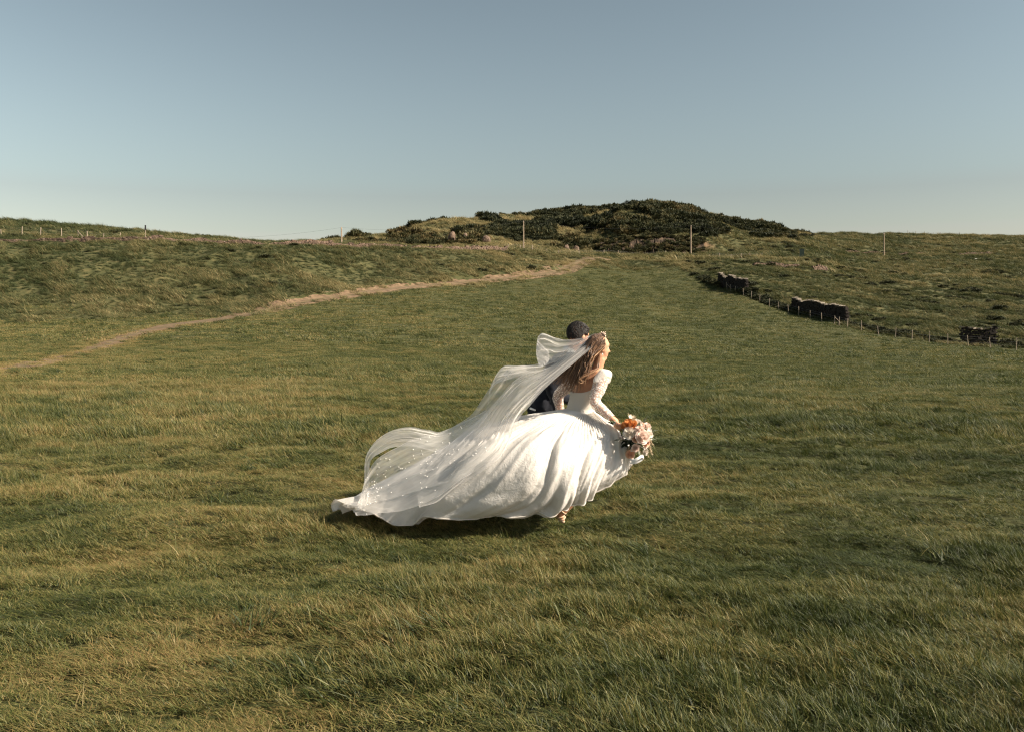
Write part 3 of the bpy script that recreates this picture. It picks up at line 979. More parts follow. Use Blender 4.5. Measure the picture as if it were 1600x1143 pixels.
c = m.ramp(m.noise(0.7, 6, pos), [(0.3, (0.015, 0.012, 0.008)), (0.5, (0.042, 0.029, 0.019)), (0.75, (0.13, 0.088, 0.055))])
m.col(c, 0.95); m.bump(m.noise(3, 5, pos), 0.8, 0.2)
rf.data.materials.append(m.m)

# ================================================================== THE COUPLE
D0 = 8.5
def B(u, v, dy=0.0):
    return W(u, v, D0 + dy)

def unit(v):
    v = np.asarray(v, float); return v / (np.linalg.norm(v) + 1e-12)

def blob(name, parts, voxel, mat, parent, smooth=3, fac=0.5):
    """union of ellipsoids / limb chains -> one continuous skin (voxel remesh + smooth)"""
    bm = bmesh.new()
    def ell(c, radii, axes=None):
        M = Matrix.Identity(4)
        if axes is not None:
            for j in range(3):
                for i in range(3): M[i][j] = axes[j][i] * radii[j]
        else:
            for j in range(3): M[j][j] = radii[j]
        M.translation = Vector(c)
        bmesh.ops.create_icosphere(bm, subdivisions=2, radius=1.0, matrix=M)
    for p in parts:
        if p[0] == 'e':
            ell(*p[1:])
        else:                               # chain: points with radii
            pts, rr = p[1], p[2]
            for i in range(len(pts) - 1):
                a, b = np.asarray(pts[i]), np.asarray(pts[i + 1])
                L = np.linalg.norm(b - a)
                n = max(2, int(L / (0.35 * min(rr[i], rr[i + 1]))) + 1)
                for t in np.linspace(0, 1, n):
                    r_ = rr[i] * (1 - t) + rr[i + 1] * t
                    ell(a * (1 - t) + b * t, (r_, r_, r_))
    me = bpy.data.meshes.new(name); bm.to_mesh(me); bm.free()
    tmp = bpy.data.objects.new(name, me); COL.objects.link(tmp)
    md = tmp.modifiers.new("r", 'REMESH'); md.mode = 'VOXEL'; md.voxel_size = voxel; md.use_smooth_shade = True
    ms = tmp.modifiers.new("s", 'SMOOTH'); ms.iterations = smooth; ms.factor = fac
    dg = bpy.context.evaluated_depsgraph_get()
    out = bpy.data.meshes.new_from_object(tmp.evaluated_get(dg))
    bpy.data.objects.remove(tmp); bpy.data.meshes.remove(me)
    out.name = name
    out.materials.clear(); out.materials.append(mat)
    o = bpy.data.objects.new(name, out); COL.objects.link(o)
    if parent: adopt(o, parent)
    return o

def tube(name, pts, radii, mat, parent, sides=14, cap=False, n=40, wob=None):
    pts = np.asarray(pts, float); T = np.linspace(0, 1, n); tt = np.linspace(0, 1, len(pts))
    P = np.stack([pchip(tt, pts[:, k], T) for k in range(3)], 1)
    R = pchip(tt, radii, T)
    if wob is not None: R = R * (1 + wob * (vnoise(T * 22, T * 0 + 3, 4) - .5))
    V, F = [], []
    add_tube(V, F, list(P), list(R), sides, cap)
    o = mesh_obj(name, V, F, mat, None, True)
    if parent: adopt(o, parent)
    return o

# --- materials
m = MT("skin")
f = m.noise(9, 3, m.obj())
m.col(m.ramp(f, [(0.3, (0.50, 0.25, 0.15)), (0.7, (0.60, 0.33, 0.21))]), 0.5)
m.b.inputs["Subsurface Weight"].default_value = 0.12
m.b.inputs["Subsurface Radius"].default_value = (0.02, 0.008, 0.004)
SKIN = m.m
def hair_mat(name, stops, rough=0.42):
    m = MT(name)
    f = m.math('ADD', m.math('MULTIPLY', m.attr("rnd"), 0.75), m.math('MULTIPLY', m.attr("hgt"), 0.25), clamp=True)
    m.col(m.ramp(f, stops), rough)
    m.b.inputs["Specular IOR Level"].default_value = 0.5
    return m.m
HAIR_B = hair_mat("brunette_hair", [(0.15, (0.045, 0.024, 0.014)), (0.5, (0.13, 0.068, 0.036)), (0.75, (0.27, 0.15, 0.08)), (0.95, (0.48, 0.29, 0.16))])
HAIR_G = hair_mat("black_hair", [(0.2, (0.006, 0.0045, 0.004)), (0.8, (0.020, 0.013, 0.010))], 0.6)

m = MT("lace_tulle_dress")
tc = m.obj()
dn = m.n("ShaderNodeTexNoise"); dn.inputs["Scale"].default_value = 26; dn.inputs["Detail"].default_value = 5; dn.inputs["Distortion"].default_value = 2.2; m.l(tc, dn.inputs["Vector"])
lace = m.math('ADD', m.math('MULTIPLY', dn.outputs["Fac"], 0.8), m.math('MULTIPLY', m.noise(11, 3, tc), 0.9))
big = m.noise(5, 3, tc)
m.col(m.mix(m.math('MULTIPLY', big, .5), (0.90, 0.875, 0.84), (0.86, 0.83, 0.79)), 0.75)
m.b.inputs["Sheen Weight"].default_value = 0.3
m.bump(lace, 0.5, 0.014)
mxs = m.translucent((0.86, 0.83, 0.78), 0.45)
uvn = m.n("ShaderNodeUVMap"); sx = m.n("ShaderNodeSeparateXYZ"); m.l(uvn.outputs[0], sx.inputs[0])
ed = m.n("ShaderNodeMapRange"); ed.inputs["From Min"].default_value = .84; ed.inputs["From Max"].default_value = .96
ed.inputs["To Min"].default_value = 1.0; ed.inputs["To Max"].default_value = .68; m.l(sx.outputs[1], ed.inputs["Value"])
m.cutout(mxs.outputs[0], ed.outputs[0])
DRESS = m.m
m = MT("satin_lining")
m.col((0.80, 0.765, 0.71), 0.45)
m.translucent((0.8, 0.75, 0.68), 0.45)
SATIN = m.m
m = MT("lace_sleeve")
tc = m.obj()
vo = m.n("ShaderNodeTexVoronoi"); vo.inputs["Scale"].default_value = 75; m.l(tc, vo.inputs["Vector"])
al = m.math('ADD', m.math('LESS_THAN', vo.outputs["Distance"], 0.42), 0.0)
al = m.math('ADD', m.math('MULTIPLY', al, 0.55), 0.32, clamp=True)
m.col((0.86, 0.82, 0.77), 0.7)
m.cutout(m.b.outputs[0], al)
SLEEVE = m.m
m = MT("sheer_tulle")
uvn = m.n("ShaderNodeUVMap")
mp = m.n("ShaderNodeMapping"); mp.inputs["Scale"].default_value = (9, 1.8, 1); m.l(uvn.outputs[0], mp.inputs["Vector"])
st = m.noise(2.0, 4, mp.outputs[0])
al = m.math('ADD', m.math('MULTIPLY', m.math('POWER', st, 1.6), 0.50), 0.22, clamp=True)
al = m.math('ADD', al, m.math('MULTIPLY', m.attr("hemline"), 0.45), clamp=True)
df = m.n("ShaderNodeBsdfDiffuse"); df.inputs[0].default_value = (0.92, 0.90, 0.87, 1)
tl = m.n("ShaderNodeBsdfTranslucent"); tl.inputs[0].default_value = (0.92, 0.90, 0.87, 1)
mx = m.n("ShaderNodeMixShader"); mx.inputs[0].default_value = 0.5
m.l(df.outputs[0], mx.inputs[1]); m.l(tl.outputs[0], mx.inputs[2])
m.cutout(mx.outputs[0], al)
TULLE = m.m
PEARL = plain("pearl", (0.88, 0.86, 0.82), 0.3, 0.02)
METAL = plain("rose_gold_metal", (0.55, 0.42, 0.33), 0.3, 0.2)
METAL.node_tree.nodes["Principled BSDF"].inputs["Metallic"].default_value = 0.8
m = MT("navy_wool")
m.col(m.ramp(m.noise(300, 2, m.obj()), [(0.3, (0.003, 0.0045, 0.009)), (0.7, (0.007, 0.009, 0.016))]), 0.85)
m.b.inputs["Sheen Weight"].default_value = 0.1
NAVY = m.m
SHIRT = plain("white_cotton", (0.80, 0.79, 0.77), 0.7, 0.03)
LEATHER = plain("black_leather", (0.012, 0.010, 0.009), 0.35)
NUDE = plain("nude_leather", (0.62, 0.45, 0.32), 0.4)
EYE = plain("eye_white", (0.75, 0.72, 0.68), 0.2, 0.02)

# ------------------------------------------------------------------ bride
bride = empty("person", B(898, 812, 0.0) * np.array([1, 1, 0]))
tag(bride, "woman in white wedding dress running right, veil and train blowing behind her", "person")
fwd = unit([0.80, 0.60, 0]); rgt = np.array([fwd[1], -fwd[0], 0]); UP = np.array([0, 0, 1.0])
hf = unit([0.93, 0.33, -0.16]); hr = unit(np.cross(hf, UP)); hu = np.cross(hr, hf)     # head frame
TORSO = [  # centre, lateral radius, front-back radius
    (B(898, 672, .02), .165, .125), (B(902, 655, .02), .155, .115), (B(907, 638, .02), .118, .092), (B(911, 624, .02), .116, .090),
    (B(916, 608, .02), .132, .102), (B(922, 594, .02), .142, .100), (B(927, 585, .02), .130, .078)]
torso_ax = (rgt, fwd, UP)
parts = []
for i in range(len(TORSO) - 1):
    for t in np.linspace(0, 1, 5):
        c = TORSO[i][0] * (1 - t) + TORSO[i + 1][0] * t
        a = TORSO[i][1] * (1 - t) + TORSO[i + 1][1] * t; b = TORSO[i][2] * (1 - t) + TORSO[i + 1][2] * t
        parts.append(('e', c, (a, b, .06), torso_ax))
shR, elR, wrR = B(942, 589, -.125), B(928, 627, -.185), B(956, 653, -.27)
shL, elL, wrL = B(904, 589, .15), B(871, 617, .24), B(876, 645, .34)
parts += [('c', [B(929, 584, .02), B(934, 573, .0), B(937, 562, 0)], [.056, .050, .050])]
parts += [('c', [shR, shR * .5 + elR * .5, elR], [.052, .045, .037]), ('c', [elR, elR * .55 + wrR * .45, wrR], [.037, .035, .025])]
parts += [('c', [shL, shL * .5 + elL * .5, elL], [.052, .045, .037]), ('c', [elL, elL * .55 + wrL * .45, wrL], [.037, .035, .025])]
parts += [('e', TORSO[4][0] + fwd * .075 - rgt * .065 + UP * .01, (.062, .055, .058), torso_ax), ('e', TORSO[4][0] + fwd * .075 + rgt * .065 + UP * .01, (.062, .055, .058), torso_ax)]
# legs
hipR, knR, anR = B(898, 684, -.06), B(934, 738, -.05), B(881, 797, .0)
hipL, knL, anL = B(903, 684, .11), B(944, 728, .17), B(915, 750, .26)
parts += [('c', [hipR, hipR * .5 + knR * .5, knR], [.088, .075, .054]), ('c', [knR, knR * .6 + anR * .4, anR], [.054, .054, .033])]
parts += [('c', [hipL, hipL * .5 + knL * .5, knL], [.088, .075, .054]), ('c', [knL, knL * .6 + anL * .4, anL], [.054, .054, .033])]
toeR = B(879.5, 811.5, .02)
parts += [('c', [anR, B(874, 798, .0)], [.033, .030]), ('c', [B(874, 799, .0), B(877, 806, .01), toeR], [.030, .032, .020])]
parts += [('c', [anL, B(911, 756, .27), B(921, 762, .27)], [.033, .03, .02])]
# head: skull, face, jaw, nose, lips, brow, ear
hc = B(936, 541, 0.0)
hx = (hf, hr, hu)
H = lambda f, r, u: hc + hf * f + hr * r + hu * u
parts += [('e', H(-.005, 0, .012), (.092, .074, .092), hx), ('e', H(.042, 0, -.035), (.050, .056, .070), hx),
          ('e', H(.058, 0, -.092), (.030, .034, .024), hx), ('e', H(.022, 0, -.080), (.052, .050, .030), hx),
          ('e', H(.064, 0, .022), (.024, .050, .032), hx),
          ('c', [H(.082, 0, .000), H(.104, 0, -.030)], [.008, .0105]), ('e', H(.084, 0, -.056), (.011, .022, .008), hx), ('e', H(.082, 0, -.068), (.011, .020, .008), hx),
          ('e', H(.002, .074, -.022), (.017, .009, .030), hx), ('e', H(.002, -.074, -.022), (.017, .009, .030), hx)]
# right hand closed round the bouquet stems
grip = B(966, 664, -.285)                              # axis point of the stems in the fist
gax = unit(B(978, 672, -.285) - B(958, 660, -.285))    # along the stems
hd = unit(grip - wrR)
gn = unit(np.cross(gax, [0, -1, 0.2])); gb = np.cross(gax, gn)
palm = wrR * .45 + grip * .55 + np.array([0, .02, .008])
parts += [('c', [wrR, palm], [.026, .030]), ('e', palm + hd * .012, (.040, .022, .036), (hd, unit(np.cross(hd, UP)), UP))]
for k in range(4):
    q = grip + gax * (-.026 + .018 * k) 
    rad_f = (.0085, .009, .0088, .0078)[k]
    pts = []
    for a in np.linspace(2.4, -2.1, 7):
        pts.append(q + gn * math.cos(a) * .023 * (1.15 if k in (1, 2) else 1) + gb * math.sin(a) * .024)
    parts += [('c', [palm + hd * .025 + gax * (-.02 + .014 * k)] + pts, [.010] + [rad_f] * 7)]
parts += [('c', [palm + UP * .012 - gax * .01, grip + gn * .02 + gax * .02 + UP * .012, grip + gn * .018 + gax * .048], [.013, .0105, .0085])]
# left hand, fingers curled back into the groom's hand
hdL = unit(np.array([-.1, .35, -.6]))
palmL = wrL + hdL * .05
parts += [('c', [wrL, palmL], [.025, .028])]
for k in range(4):
    s = np.array([.022 - .015 * k, .01, 0])
    parts += [('c', [palmL + s, palmL + s + hdL * .04, palmL + s + hdL * .06 + np.array([0, .02, 0])], [.0095, .009, .0075])]
parts += [('c', [palmL + np.array([.025, 0, 0]), palmL + np.array([.045, .01, -.02]), palmL + np.array([.05, .025, -.045])], [.012, .010, .008])]
blob("body", parts, 0.0075, SKIN, bride, 3, 0.45)
for s in (-1, 1):
    V, F = [], []
    o = boulder("eye", H(.070, .030 * s, -.004), (.011, .011, .011), EYE, 1, sub=2); adopt(o, bride)

# sandal on the pushing foot
sandal = blob("sandal", [('c', [B(872.5, 801.5, .0), B(876, 809.5, .015), B(879.5, 813.5, .02)], [.014, .024, .020]), ('c', [B(871.5, 800, 0), B(868.5, 807, 0.0)], [.010, .006])], .006, NUDE, bride, 2)
V, F = [], []
for (a, nrm, rr) in ((anR * .75 + B(874, 798, 0) * .25, unit(knR - anR), .036), (B(876, 805, .01), unit(toeR - B(874, 799, 0)), .036), (B(878, 809, .015), unit(toeR - B(874, 799, 0)), .031)):
    e1 = unit(np.cross(nrm, [0, 1, 0.3])); e2 = np.cross(nrm, e1)
    add_tube(V, F, [a + (e1 * math.cos(t) + e2 * math.sin(t)) * rr for t in np.linspace(0, 2 * math.pi, 18)], .0055, 6)
adopt(mesh_obj("strap", V, F, NUDE, None, True), sandal)
sandal.children[0].matrix_parent_inverse = Matrix.Identity(4)

# bodice: low at the back, higher at bust and sides
def ring_at(t):
    i = min(int(t), len(TORSO) - 2); f = t - i
    return [TORSO[i][k] * (1 - f) + TORSO[i + 1][k] * f for k in range(3)]
nA, nB = 72, 26
P = np.zeros((nA, nB, 3))
for i in range(nA):
    th = 2 * math.pi * i / nA
    front = 0.5 + 0.5 * math.cos(th)            # th = 0 faces forward
    top = 3.75 + 1.15 * smooth01(front * 1.35) 
    for j in range(nB):
        t = 1.55 + (top - 1.55) * j / (nB - 1)
        c, a, b = ring_at(t)
        bust = .075 * math.exp(-((t - 4.1) / .75) ** 2) * max(0, math.cos(th)) ** .8
        fl = .012 * smooth01((2.0 - t) / .5)
        P[i, j] = c + rgt * math.sin(th) * (a + .010 + fl) + fwd * math.cos(th) * (b + .012 + fl + bust)
bod = grid_mesh("bodice", P, SATIN, None, wrap=True); adopt(bod, bride)
md = bod.modifiers.new("t", 'SOLIDIFY'); md.thickness = .006
# sleeves (off the shoulder) and cuffs
for (a, e, w_, s) in ((shR, elR, wrR, 0), (shL, elL, wrL, 1)):
    st = a * .93 + e * .07 + np.array([0, 0, .012])
    slv = tube("sleeve", [st, a * .5 + e * .5, a * .12 + e * .88, e * .88 + w_ * .12, e * .5 + w_ * .5, w_ * 1.0],
         [.066, .058, .049, .047, .043, .033], SLEEVE, bride, 22, False, 56, 0.10)
# draped shoulder band
cap_ = blob("shoulder_band", [('c', [B(931, 594, -.18), B(942, 584, -.155), B(949, 585, -.06), B(949, 594, .05)], [.026, .046, .044, .030])], .006, DRESS, bride, 4)

# ------------------------------------------------------------------ cloth tools
def catmull(Pk, n, wrap):
    """Pk (k, ..., 3) -> n samples per segment along axis 0"""
    k = len(Pk); out = []
    segs = k if wrap else k - 1
    for i in range(segs):
        if wrap:
            p0, p1, p2, p3 = Pk[(i - 1) % k], Pk[i], Pk[(i + 1) % k], Pk[(i + 2) % k]
        else:
            p1, p2 = Pk[i], Pk[i + 1]
            p0 = Pk[i - 1] if i > 0 else 2 * p1 - p2
            p3 = Pk[i + 2] if i + 2 < k else 2 * p2 - p1
        for t in np.arange(n) / n:
            out.append(0.5 * (2 * p1 + (p2 - p0) * t + (2 * p0 - 5 * p1 + 4 * p2 - p3) * t ** 2 + (3 * p1 - p0 - 3 * p2 + p3) * t ** 3))
    if not wrap: out.append(Pk[-1])
    return np.array(out)

def normals(P, wrap):
    if wrap:
        du = np.roll(P, -1, 0) - np.roll(P, 1, 0)
    else:
        du = np.gradient(P, axis=0)
    dv = np.gradient(P, axis=1)
    N = np.cross(du, dv)
    return N / (np.linalg.norm(N, axis=-1, keepdims=True) + 1e-9)

def relax_cloth(P, goal, rest_s, rest_t, wrap, iters, keep, pin, grav=np.zeros(3), bend=0.12):
    """position based relaxation: cloth with extra length buckles into folds"""
    X = P.copy()
    movable = (1 - pin)[..., None]
    for it in range(iters):
        X = X + (goal - X) * keep[..., None] + grav * movable
        C = np.zeros_like(X); Wt = np.zeros(X.shape[:2])[..., None] + 1e-6
        # along t
        dlt = X[:, 1:] - X[:, :-1]; L = np.linalg.norm(dlt, axis=-1, keepdims=True) + 1e-9
        cor = dlt * (0.5 * (L - rest_t[..., None]) / L)
        C[:, :-1] += cor; C[:, 1:] -= cor; Wt[:, :-1] += 1; Wt[:, 1:] += 1
        # along s
        if wrap:
            dlt = np.roll(X, -1, 0) - X; L = np.linalg.norm(dlt, axis=-1, keepdims=True) + 1e-9
            cor = dlt * (0.5 * (L - rest_s[..., None]) / L)
            C += cor; C -= np.roll(cor, 1, 0); Wt += 2
        else:
            dlt = X[1:] - X[:-1]; L = np.linalg.norm(dlt, axis=-1, keepdims=True) + 1e-9
            cor = dlt * (0.5 * (L - rest_s[..., None]) / L)
            C[:-1] += cor; C[1:] -= cor; Wt[:-1] += 1; Wt[1:] += 1
        X = X + C / Wt * 1.6 * movable
        # bending
        lap = np.zeros_like(X)
        lap[:, 1:-1] += (X[:, 2:] + X[:, :-2]) * .5 - X[:, 1:-1]
        if wrap:
            lap += (np.roll(X, -1, 0) + np.roll(X, 1, 0)) * .5 - X
        else:
            lap[1:-1] += (X[2:] + X[:-2]) * .5 - X[1:-1]
        X = X + lap * bend * movable
        X[..., 2] = np.maximum(X[..., 2], 0.045)
    return X

# ------------------------------------------------------------------ skirt with blown train
MER = [  # meridians from waist to hem, around the body, starting at the hand that lifts the front
    [(925, 640, -.05), (942, 654, -.14), (956, 668, -.22), (971, 685, -.25), (983, 703, -.22), (985, 718, -.18)],
    [(923, 642, -.09), (938, 664, -.26), (951, 690, -.40), (962, 712, -.42), (973, 730, -.38), (974, 738, -.28)],
    [(919, 643, -.11), (928, 668, -.32), (935, 700, -.52), (938, 728, -.58), (935, 752, -.55), (930, 771, -.42)],
    [(914, 644, -.12), (912, 669, -.38), (908, 704, -.62), (905, 738, -.70), (902, 764, -.66), (899, 783, -.50)],
    [(908, 643, -.12), (888, 663, -.38), (872, 696, -.66), (864, 736, -.78), (858, 770, -.74), (854, 790, -.58)],
    [(903, 642, -.11), (866, 660, -.34), (836, 690, -.62), (816, 734, -.80), (805, 772, -.76), (800, 797, -.62)],
    [(899, 641, -.09), (850, 657, -.26), (802, 690, -.48), (766, 738, -.70), (745, 776, -.72), (738, 800, -.60)],
    [(896, 640, -.06), (840, 654, -.17), (778, 686, -.30), (722, 734, -.46), (688, 778, -.58), (668, 805, -.56)],
    [(894, 639, -.02), (832, 652, -.07), (762, 682, -.14), (692, 728, -.24), (646, 786, -.40), (626, 822, -.46)],
    [(893, 638, .02), (826, 650, .03), (748, 677, .03), (668, 722, .00), (604, 776, -.10), (580, 801, -.18)],
    [(892, 638, .05), (824, 650, .12), (744, 675, .18), (660, 718, .20), (584, 764, .14), (521, 784, .06)],
    [(893, 637, .08), (832, 650, .22), (766, 680, .34), (690, 722, .44), (606, 762, .40), (540, 799, .26)],
    [(898, 636, .10), (852, 655, .36), (804, 690, .60), (746, 732, .78), (696, 762, .86), (672, 780, .86)],
    [(906, 636, .12), (880, 663, .40), (852, 703, .66), (830, 738, .80), (812, 762, .84), (802, 776, .84)],
    [(915, 637, .10), (910, 668, .32), (905, 702, .50), (900, 732, .58), (895, 752, .60), (890, 768, .58)],
    [(922, 638, .03), (936, 658, .12), (946, 682, .20), (954, 704, .24), (960, 718, .24), (962, 732, .22)],
]
flat_ = lambda dy: dy if dy > -.18 else -.18 + (dy + .18) * .50
K = np.array([[B(p[0], p[1], flat_(p[2])) for p in mm] for mm in MER])
NS, NT = 26, 26
G = catmull(K, NS, True)                                    # around
G = np.swapaxes(catmull(np.swapaxes(G, 0, 1), NT, False), 0, 1)
ns, ntt = G.shape[:2]
S = np.linspace(0, 1, ns, endpoint=False)[:, None]; T = np.linspace(0, 1, ntt)[None, :]
N = normals(G, True)
cen = G.mean(axis=0, keepdims=True)
N = np.where(((G - cen) * N).sum(-1, keepdims=True) < 0, -N, N)
warp = .022 * np.sin(5 * T + 2 * np.pi * S * 2) + .05 * (vnoise(S * 8 + 0 * T, T * 1.6 + 0 * S, 61) - .5)
def pleat(n, ph, sh):                       # round crests, tight valleys
    return np.abs(np.sin(np.pi * n * (S + warp - .13 * T) + ph)) ** sh - .6
env = smooth01((vnoise(S * 9 + 0 * T, T * 1.5 + 0 * S, 67) - .12) / .6)
env2 = smooth01((vnoise(S * 15 + 0 * T, T * 3 + 0 * S, 68) - .3) / .5)
drop = smooth01((T - .06) / .5)
shade = 1 - .75 * np.exp(-((S - .50) / .07) ** 2)          # the wind pulls the upper back of the train taut
calm = .45 + .55 * smooth01((S - .10) / .22)
disp = .085 * calm * pleat(9, .4, .7) * env * drop * shade + .045 * calm * pleat(21, 1.1, .8) * env2 * drop * shade + .026 * calm * pleat(29, .2, .8) * env2 * smooth01((T - .60) / .4)
disp = disp + .05 * (fbm(S * 12 + 0 * T, T * 2 + 0 * S, 65, 2) - .5) * drop * shade
# the billow that rolls over below the taut upper panel
disp = disp + .085 * smooth01((.455 - S) / .035) * smooth01((S - .10) / .25) * smooth01((T - .25) / .35)
disp = disp - .05 * np.exp(-((S - .470) / .022) ** 2) * smooth01((T - .15) / .25)
def crease(fs, ft, sd, sh=.13):                  # sharp crested crumples running with the sweep of the cloth
    q_ = vnoise((S + warp * .6 - sh * T) * fs, T * ft + 0 * S, sd)
    return 1 - 2 * np.abs(q_ - .5) - .5
cr_env = smooth01((T - .05) / .3) * (1 - .55 * np.exp(-((S - .52) / .06) ** 2))
disp = disp + cr_env * (.040 * crease(22, 1.1, 201, .16) + .018 * crease(48, 1.8, 203, .16) + .006 * crease(120, 5, 205, .14))
disp = disp + .006 * np.sin(2 * np.pi * 64 * S + 2 * np.sin(2 * np.pi * 5 * S)) * smooth01(T / .04) * (1 - smooth01((T - .15) / .35))   # gathers at the waist
G0 = G + N * disp[..., None]
def lens(X, wrap):
    rs = np.linalg.norm((np.roll(X, -1, 0) - X) if wrap else (X[1:] - X[:-1]), axis=-1)
    rt = np.linalg.norm(X[:, 1:] - X[:, :-1], axis=-1)
    return rs, rt
rs, rt = lens(G0, True)
crk = RNG.normal(0, 1, (ns, ntt)); 
for _ in range(6): crk = (crk + np.roll(crk, 1, 0) + np.roll(crk, -1, 0) + np.roll(crk, 1, 1) + np.roll(crk, -1, 1)) / 5
crk = crk / crk.std()
G1 = G0 + N * (0.0015 * crk * drop * (.4 + .6 * shade))[..., None]
ex = 1.0 + .015 * drop
pin = np.zeros((ns, ntt)); pin[:, :2] = 1
keep = np.full((ns, ntt), .035); keep[:, :2] = 1
X = relax_cloth(G1, G0, rs * ex, rt * 1.008, True, 24, keep, pin, np.zeros(3), .03)
X[..., 2] += 0
SKIRT = X
sk = grid_mesh("skirt", X, DRESS, None, wrap=True); adopt(sk, bride)
md = sk.modifiers.new("t", 'SOLIDIFY'); md.thickness = .005
# horsehair hem line, a sub-part of the skirt
hem = X[:, -1]
V, F = [], []
add_tube(V, F, list(np.vstack([hem, hem[:1]])), .006, 6, False)
hm = adopt(mesh_obj("hem", V, F, SATIN, None, True), bride); hm.parent = sk
# underskirt
ax = G.mean(axis=0, keepdims=True)
U = ax + (G0 - ax) * (.955 + .05 * (fbm(S * 40 + 0 * T, T * 4 + 0 * S, 91, 2) - .5))[..., None]
U[..., 2] = np.maximum(U[..., 2] - .035 * T ** 4 * vnoise(S * 14 + 0 * T, T * 0 + 2 + 0 * S, 94), .05)
us = grid_mesh("underskirt", U[::2, ::2], SATIN, None, wrap=True); adopt(us, bride)

# depth map of the skirt towards the camera, so that the veil rests on it
def px(Pt):
    Pt = np.asarray(Pt)
    return 800 + FP * Pt[..., 0] / Pt[..., 1], HZ - FP * (Pt[..., 2] - CH) / Pt[..., 1]
su, sv = px(SKIRT)
DM = np.full((90, 130), 99.0)            # 4 px cells
ci = np.clip(((su - 500) / 4).astype(int), 0, 129); ri = np.clip(((sv - 500) / 4).astype(int), 0, 89)
np.minimum.at(DM, (ri.ravel(), ci.ravel()), SKIRT[..., 1].ravel())

# ------------------------------------------------------------------ veil
def veil_sheet(rows, npl, pamp, nrow=22, ncol=150, seed=0, depth=.05, rest=True, push=.035):
    Kv = np.array([[B(*p) for p in r_] for r_ in rows])
    A = catmull(Kv, nrow, False)                             # along the length
    nL = len(A); nc = Kv.shape[1]
    q = np.linspace(0, 1, ncol); p = np.linspace(0, 1, nL)
    Q = np.broadcast_to(q, (nL, ncol)); Pp = np.broadcast_to(p[:, None], (nL, ncol))
    mod = .1 + 1.5 * vnoise(Pp * 4 + seed, Q * 5, seed) ** 1.5
    ph = 2.2 * vnoise(Pp * 4 + 7, Q * 0 + seed, seed + 3) + 9 * (vnoise(Pp * 2.2, Q * 3.5 + 3, seed + 5) - .5)
    ang = 2 * np.pi * npl * Q + ph
    qq = np.clip(Q + pamp * mod * np.sin(ang) * np.sin(np.pi * np.clip(Q, .02, .98)) ** .4, 0, 1)
    # evaluate the cross curve at the pleated parameter
    fine = np.swapaxes(catmull(np.swapaxes(A, 0, 1), 60, False), 0, 1)
    idx = qq * (fine.shape[1] - 1); i0 = np.clip(idx.astype(int), 0, fine.shape[1] - 2); f = (idx - i0)[..., None]
    li = np.arange(nL)[:, None]
    Xv = fine[li, i0] * (1 - f) + fine[li, i0 + 1] * f
    wid = np.linalg.norm(A[:, -1] - A[:, 0], axis=-1)[:, None]
    Xv = Xv + np.array([0, 1, 0]) * (depth * np.minimum(1, wid * 2) * mod * np.cos(ang))[..., None]
    Xv[..., 2] += .02 * np.minimum(1, wid * 2) * (fbm(Pp * 9, Q * 4, seed + 9, 3) - .5) * 2
    # stay in front of the skirt
    uu, vv = px(Xv)
    c_ = np.clip(((uu - 500) / 4).astype(int), 0, 129); r_ = np.clip(((vv - 500) / 4).astype(int), 0, 89)
    lim = DM[r_, c_] - push - .03 * Q
    over = np.where((DM[r_, c_] < 90) & (Pp > .28), np.maximum(0, Xv[..., 1] - lim), 0)
    for _ in range(10):                                      # spread the push so the sheet stays smooth
        o2 = over.copy()
        o2[1:-1, 1:-1] = np.maximum(over[1:-1, 1:-1], .25 * (over[2:, 1:-1] + over[:-2, 1:-1] + over[1:-1, 2:] + over[1:-1, :-2]))
        over = o2
    dirv = Xv - np.array([0, 0, CH]); dirv = dirv / dirv[..., 1:2]
    Xv = Xv - dirv * over[..., None]
    Xv[..., 2] = np.maximum(Xv[..., 2], .05)
    rs_, rt_ = lens(Xv, False)
    kp = np.full(Xv.shape[:2], .05); pn = np.zeros(Xv.shape[:2]); pn[0] = 1
    Xv = relax_cloth(Xv, Xv.copy(), rs_ * 1.01, rt_, False, 8, kp, pn, np.zeros(3), .16)
    return Xv

VA = [  # main sheet: comb -> tail, upper edge ... lower edge
    [(931, 521, .03), (934, 524, -.02), (936, 528, -.05), (937, 532, -.07)],
    [(896, 538, .10), (898, 545, .00), (898, 554, -.08), (900, 564, -.13)],
    [(852, 567, .16), (860, 577, .02), (858, 584, -.10), (860, 596, -.19)],
    [(800, 574, .22), (812, 595, .05), (820, 610, -.12), (831, 627, -.26)],
    [(768, 604, .26), (780, 630, .05), (790, 642, -.16), (806, 655, -.35)],
    [(734, 650, .26), (745, 668, .05), (758, 690, -.20), (776, 712, -.50)],
    [(690, 676, .22), (698, 696, .02), (708, 722, -.25), (716, 752, -.60)],
    [(640, 690, .18), (646, 712, .00), (656, 744, -.22), (668, 782, -.60)],
    [(592, 712, .12), (600, 736, .00), (608, 766, -.18), (625, 796, -.52)],
    [(572, 742, .06), (575, 758, .00), (580, 780, -.14), (590, 803, -.46)],
    [(562, 786, .02), (556, 790, -.02), (552, 797, -.10), (558, 804, -.36)],
]
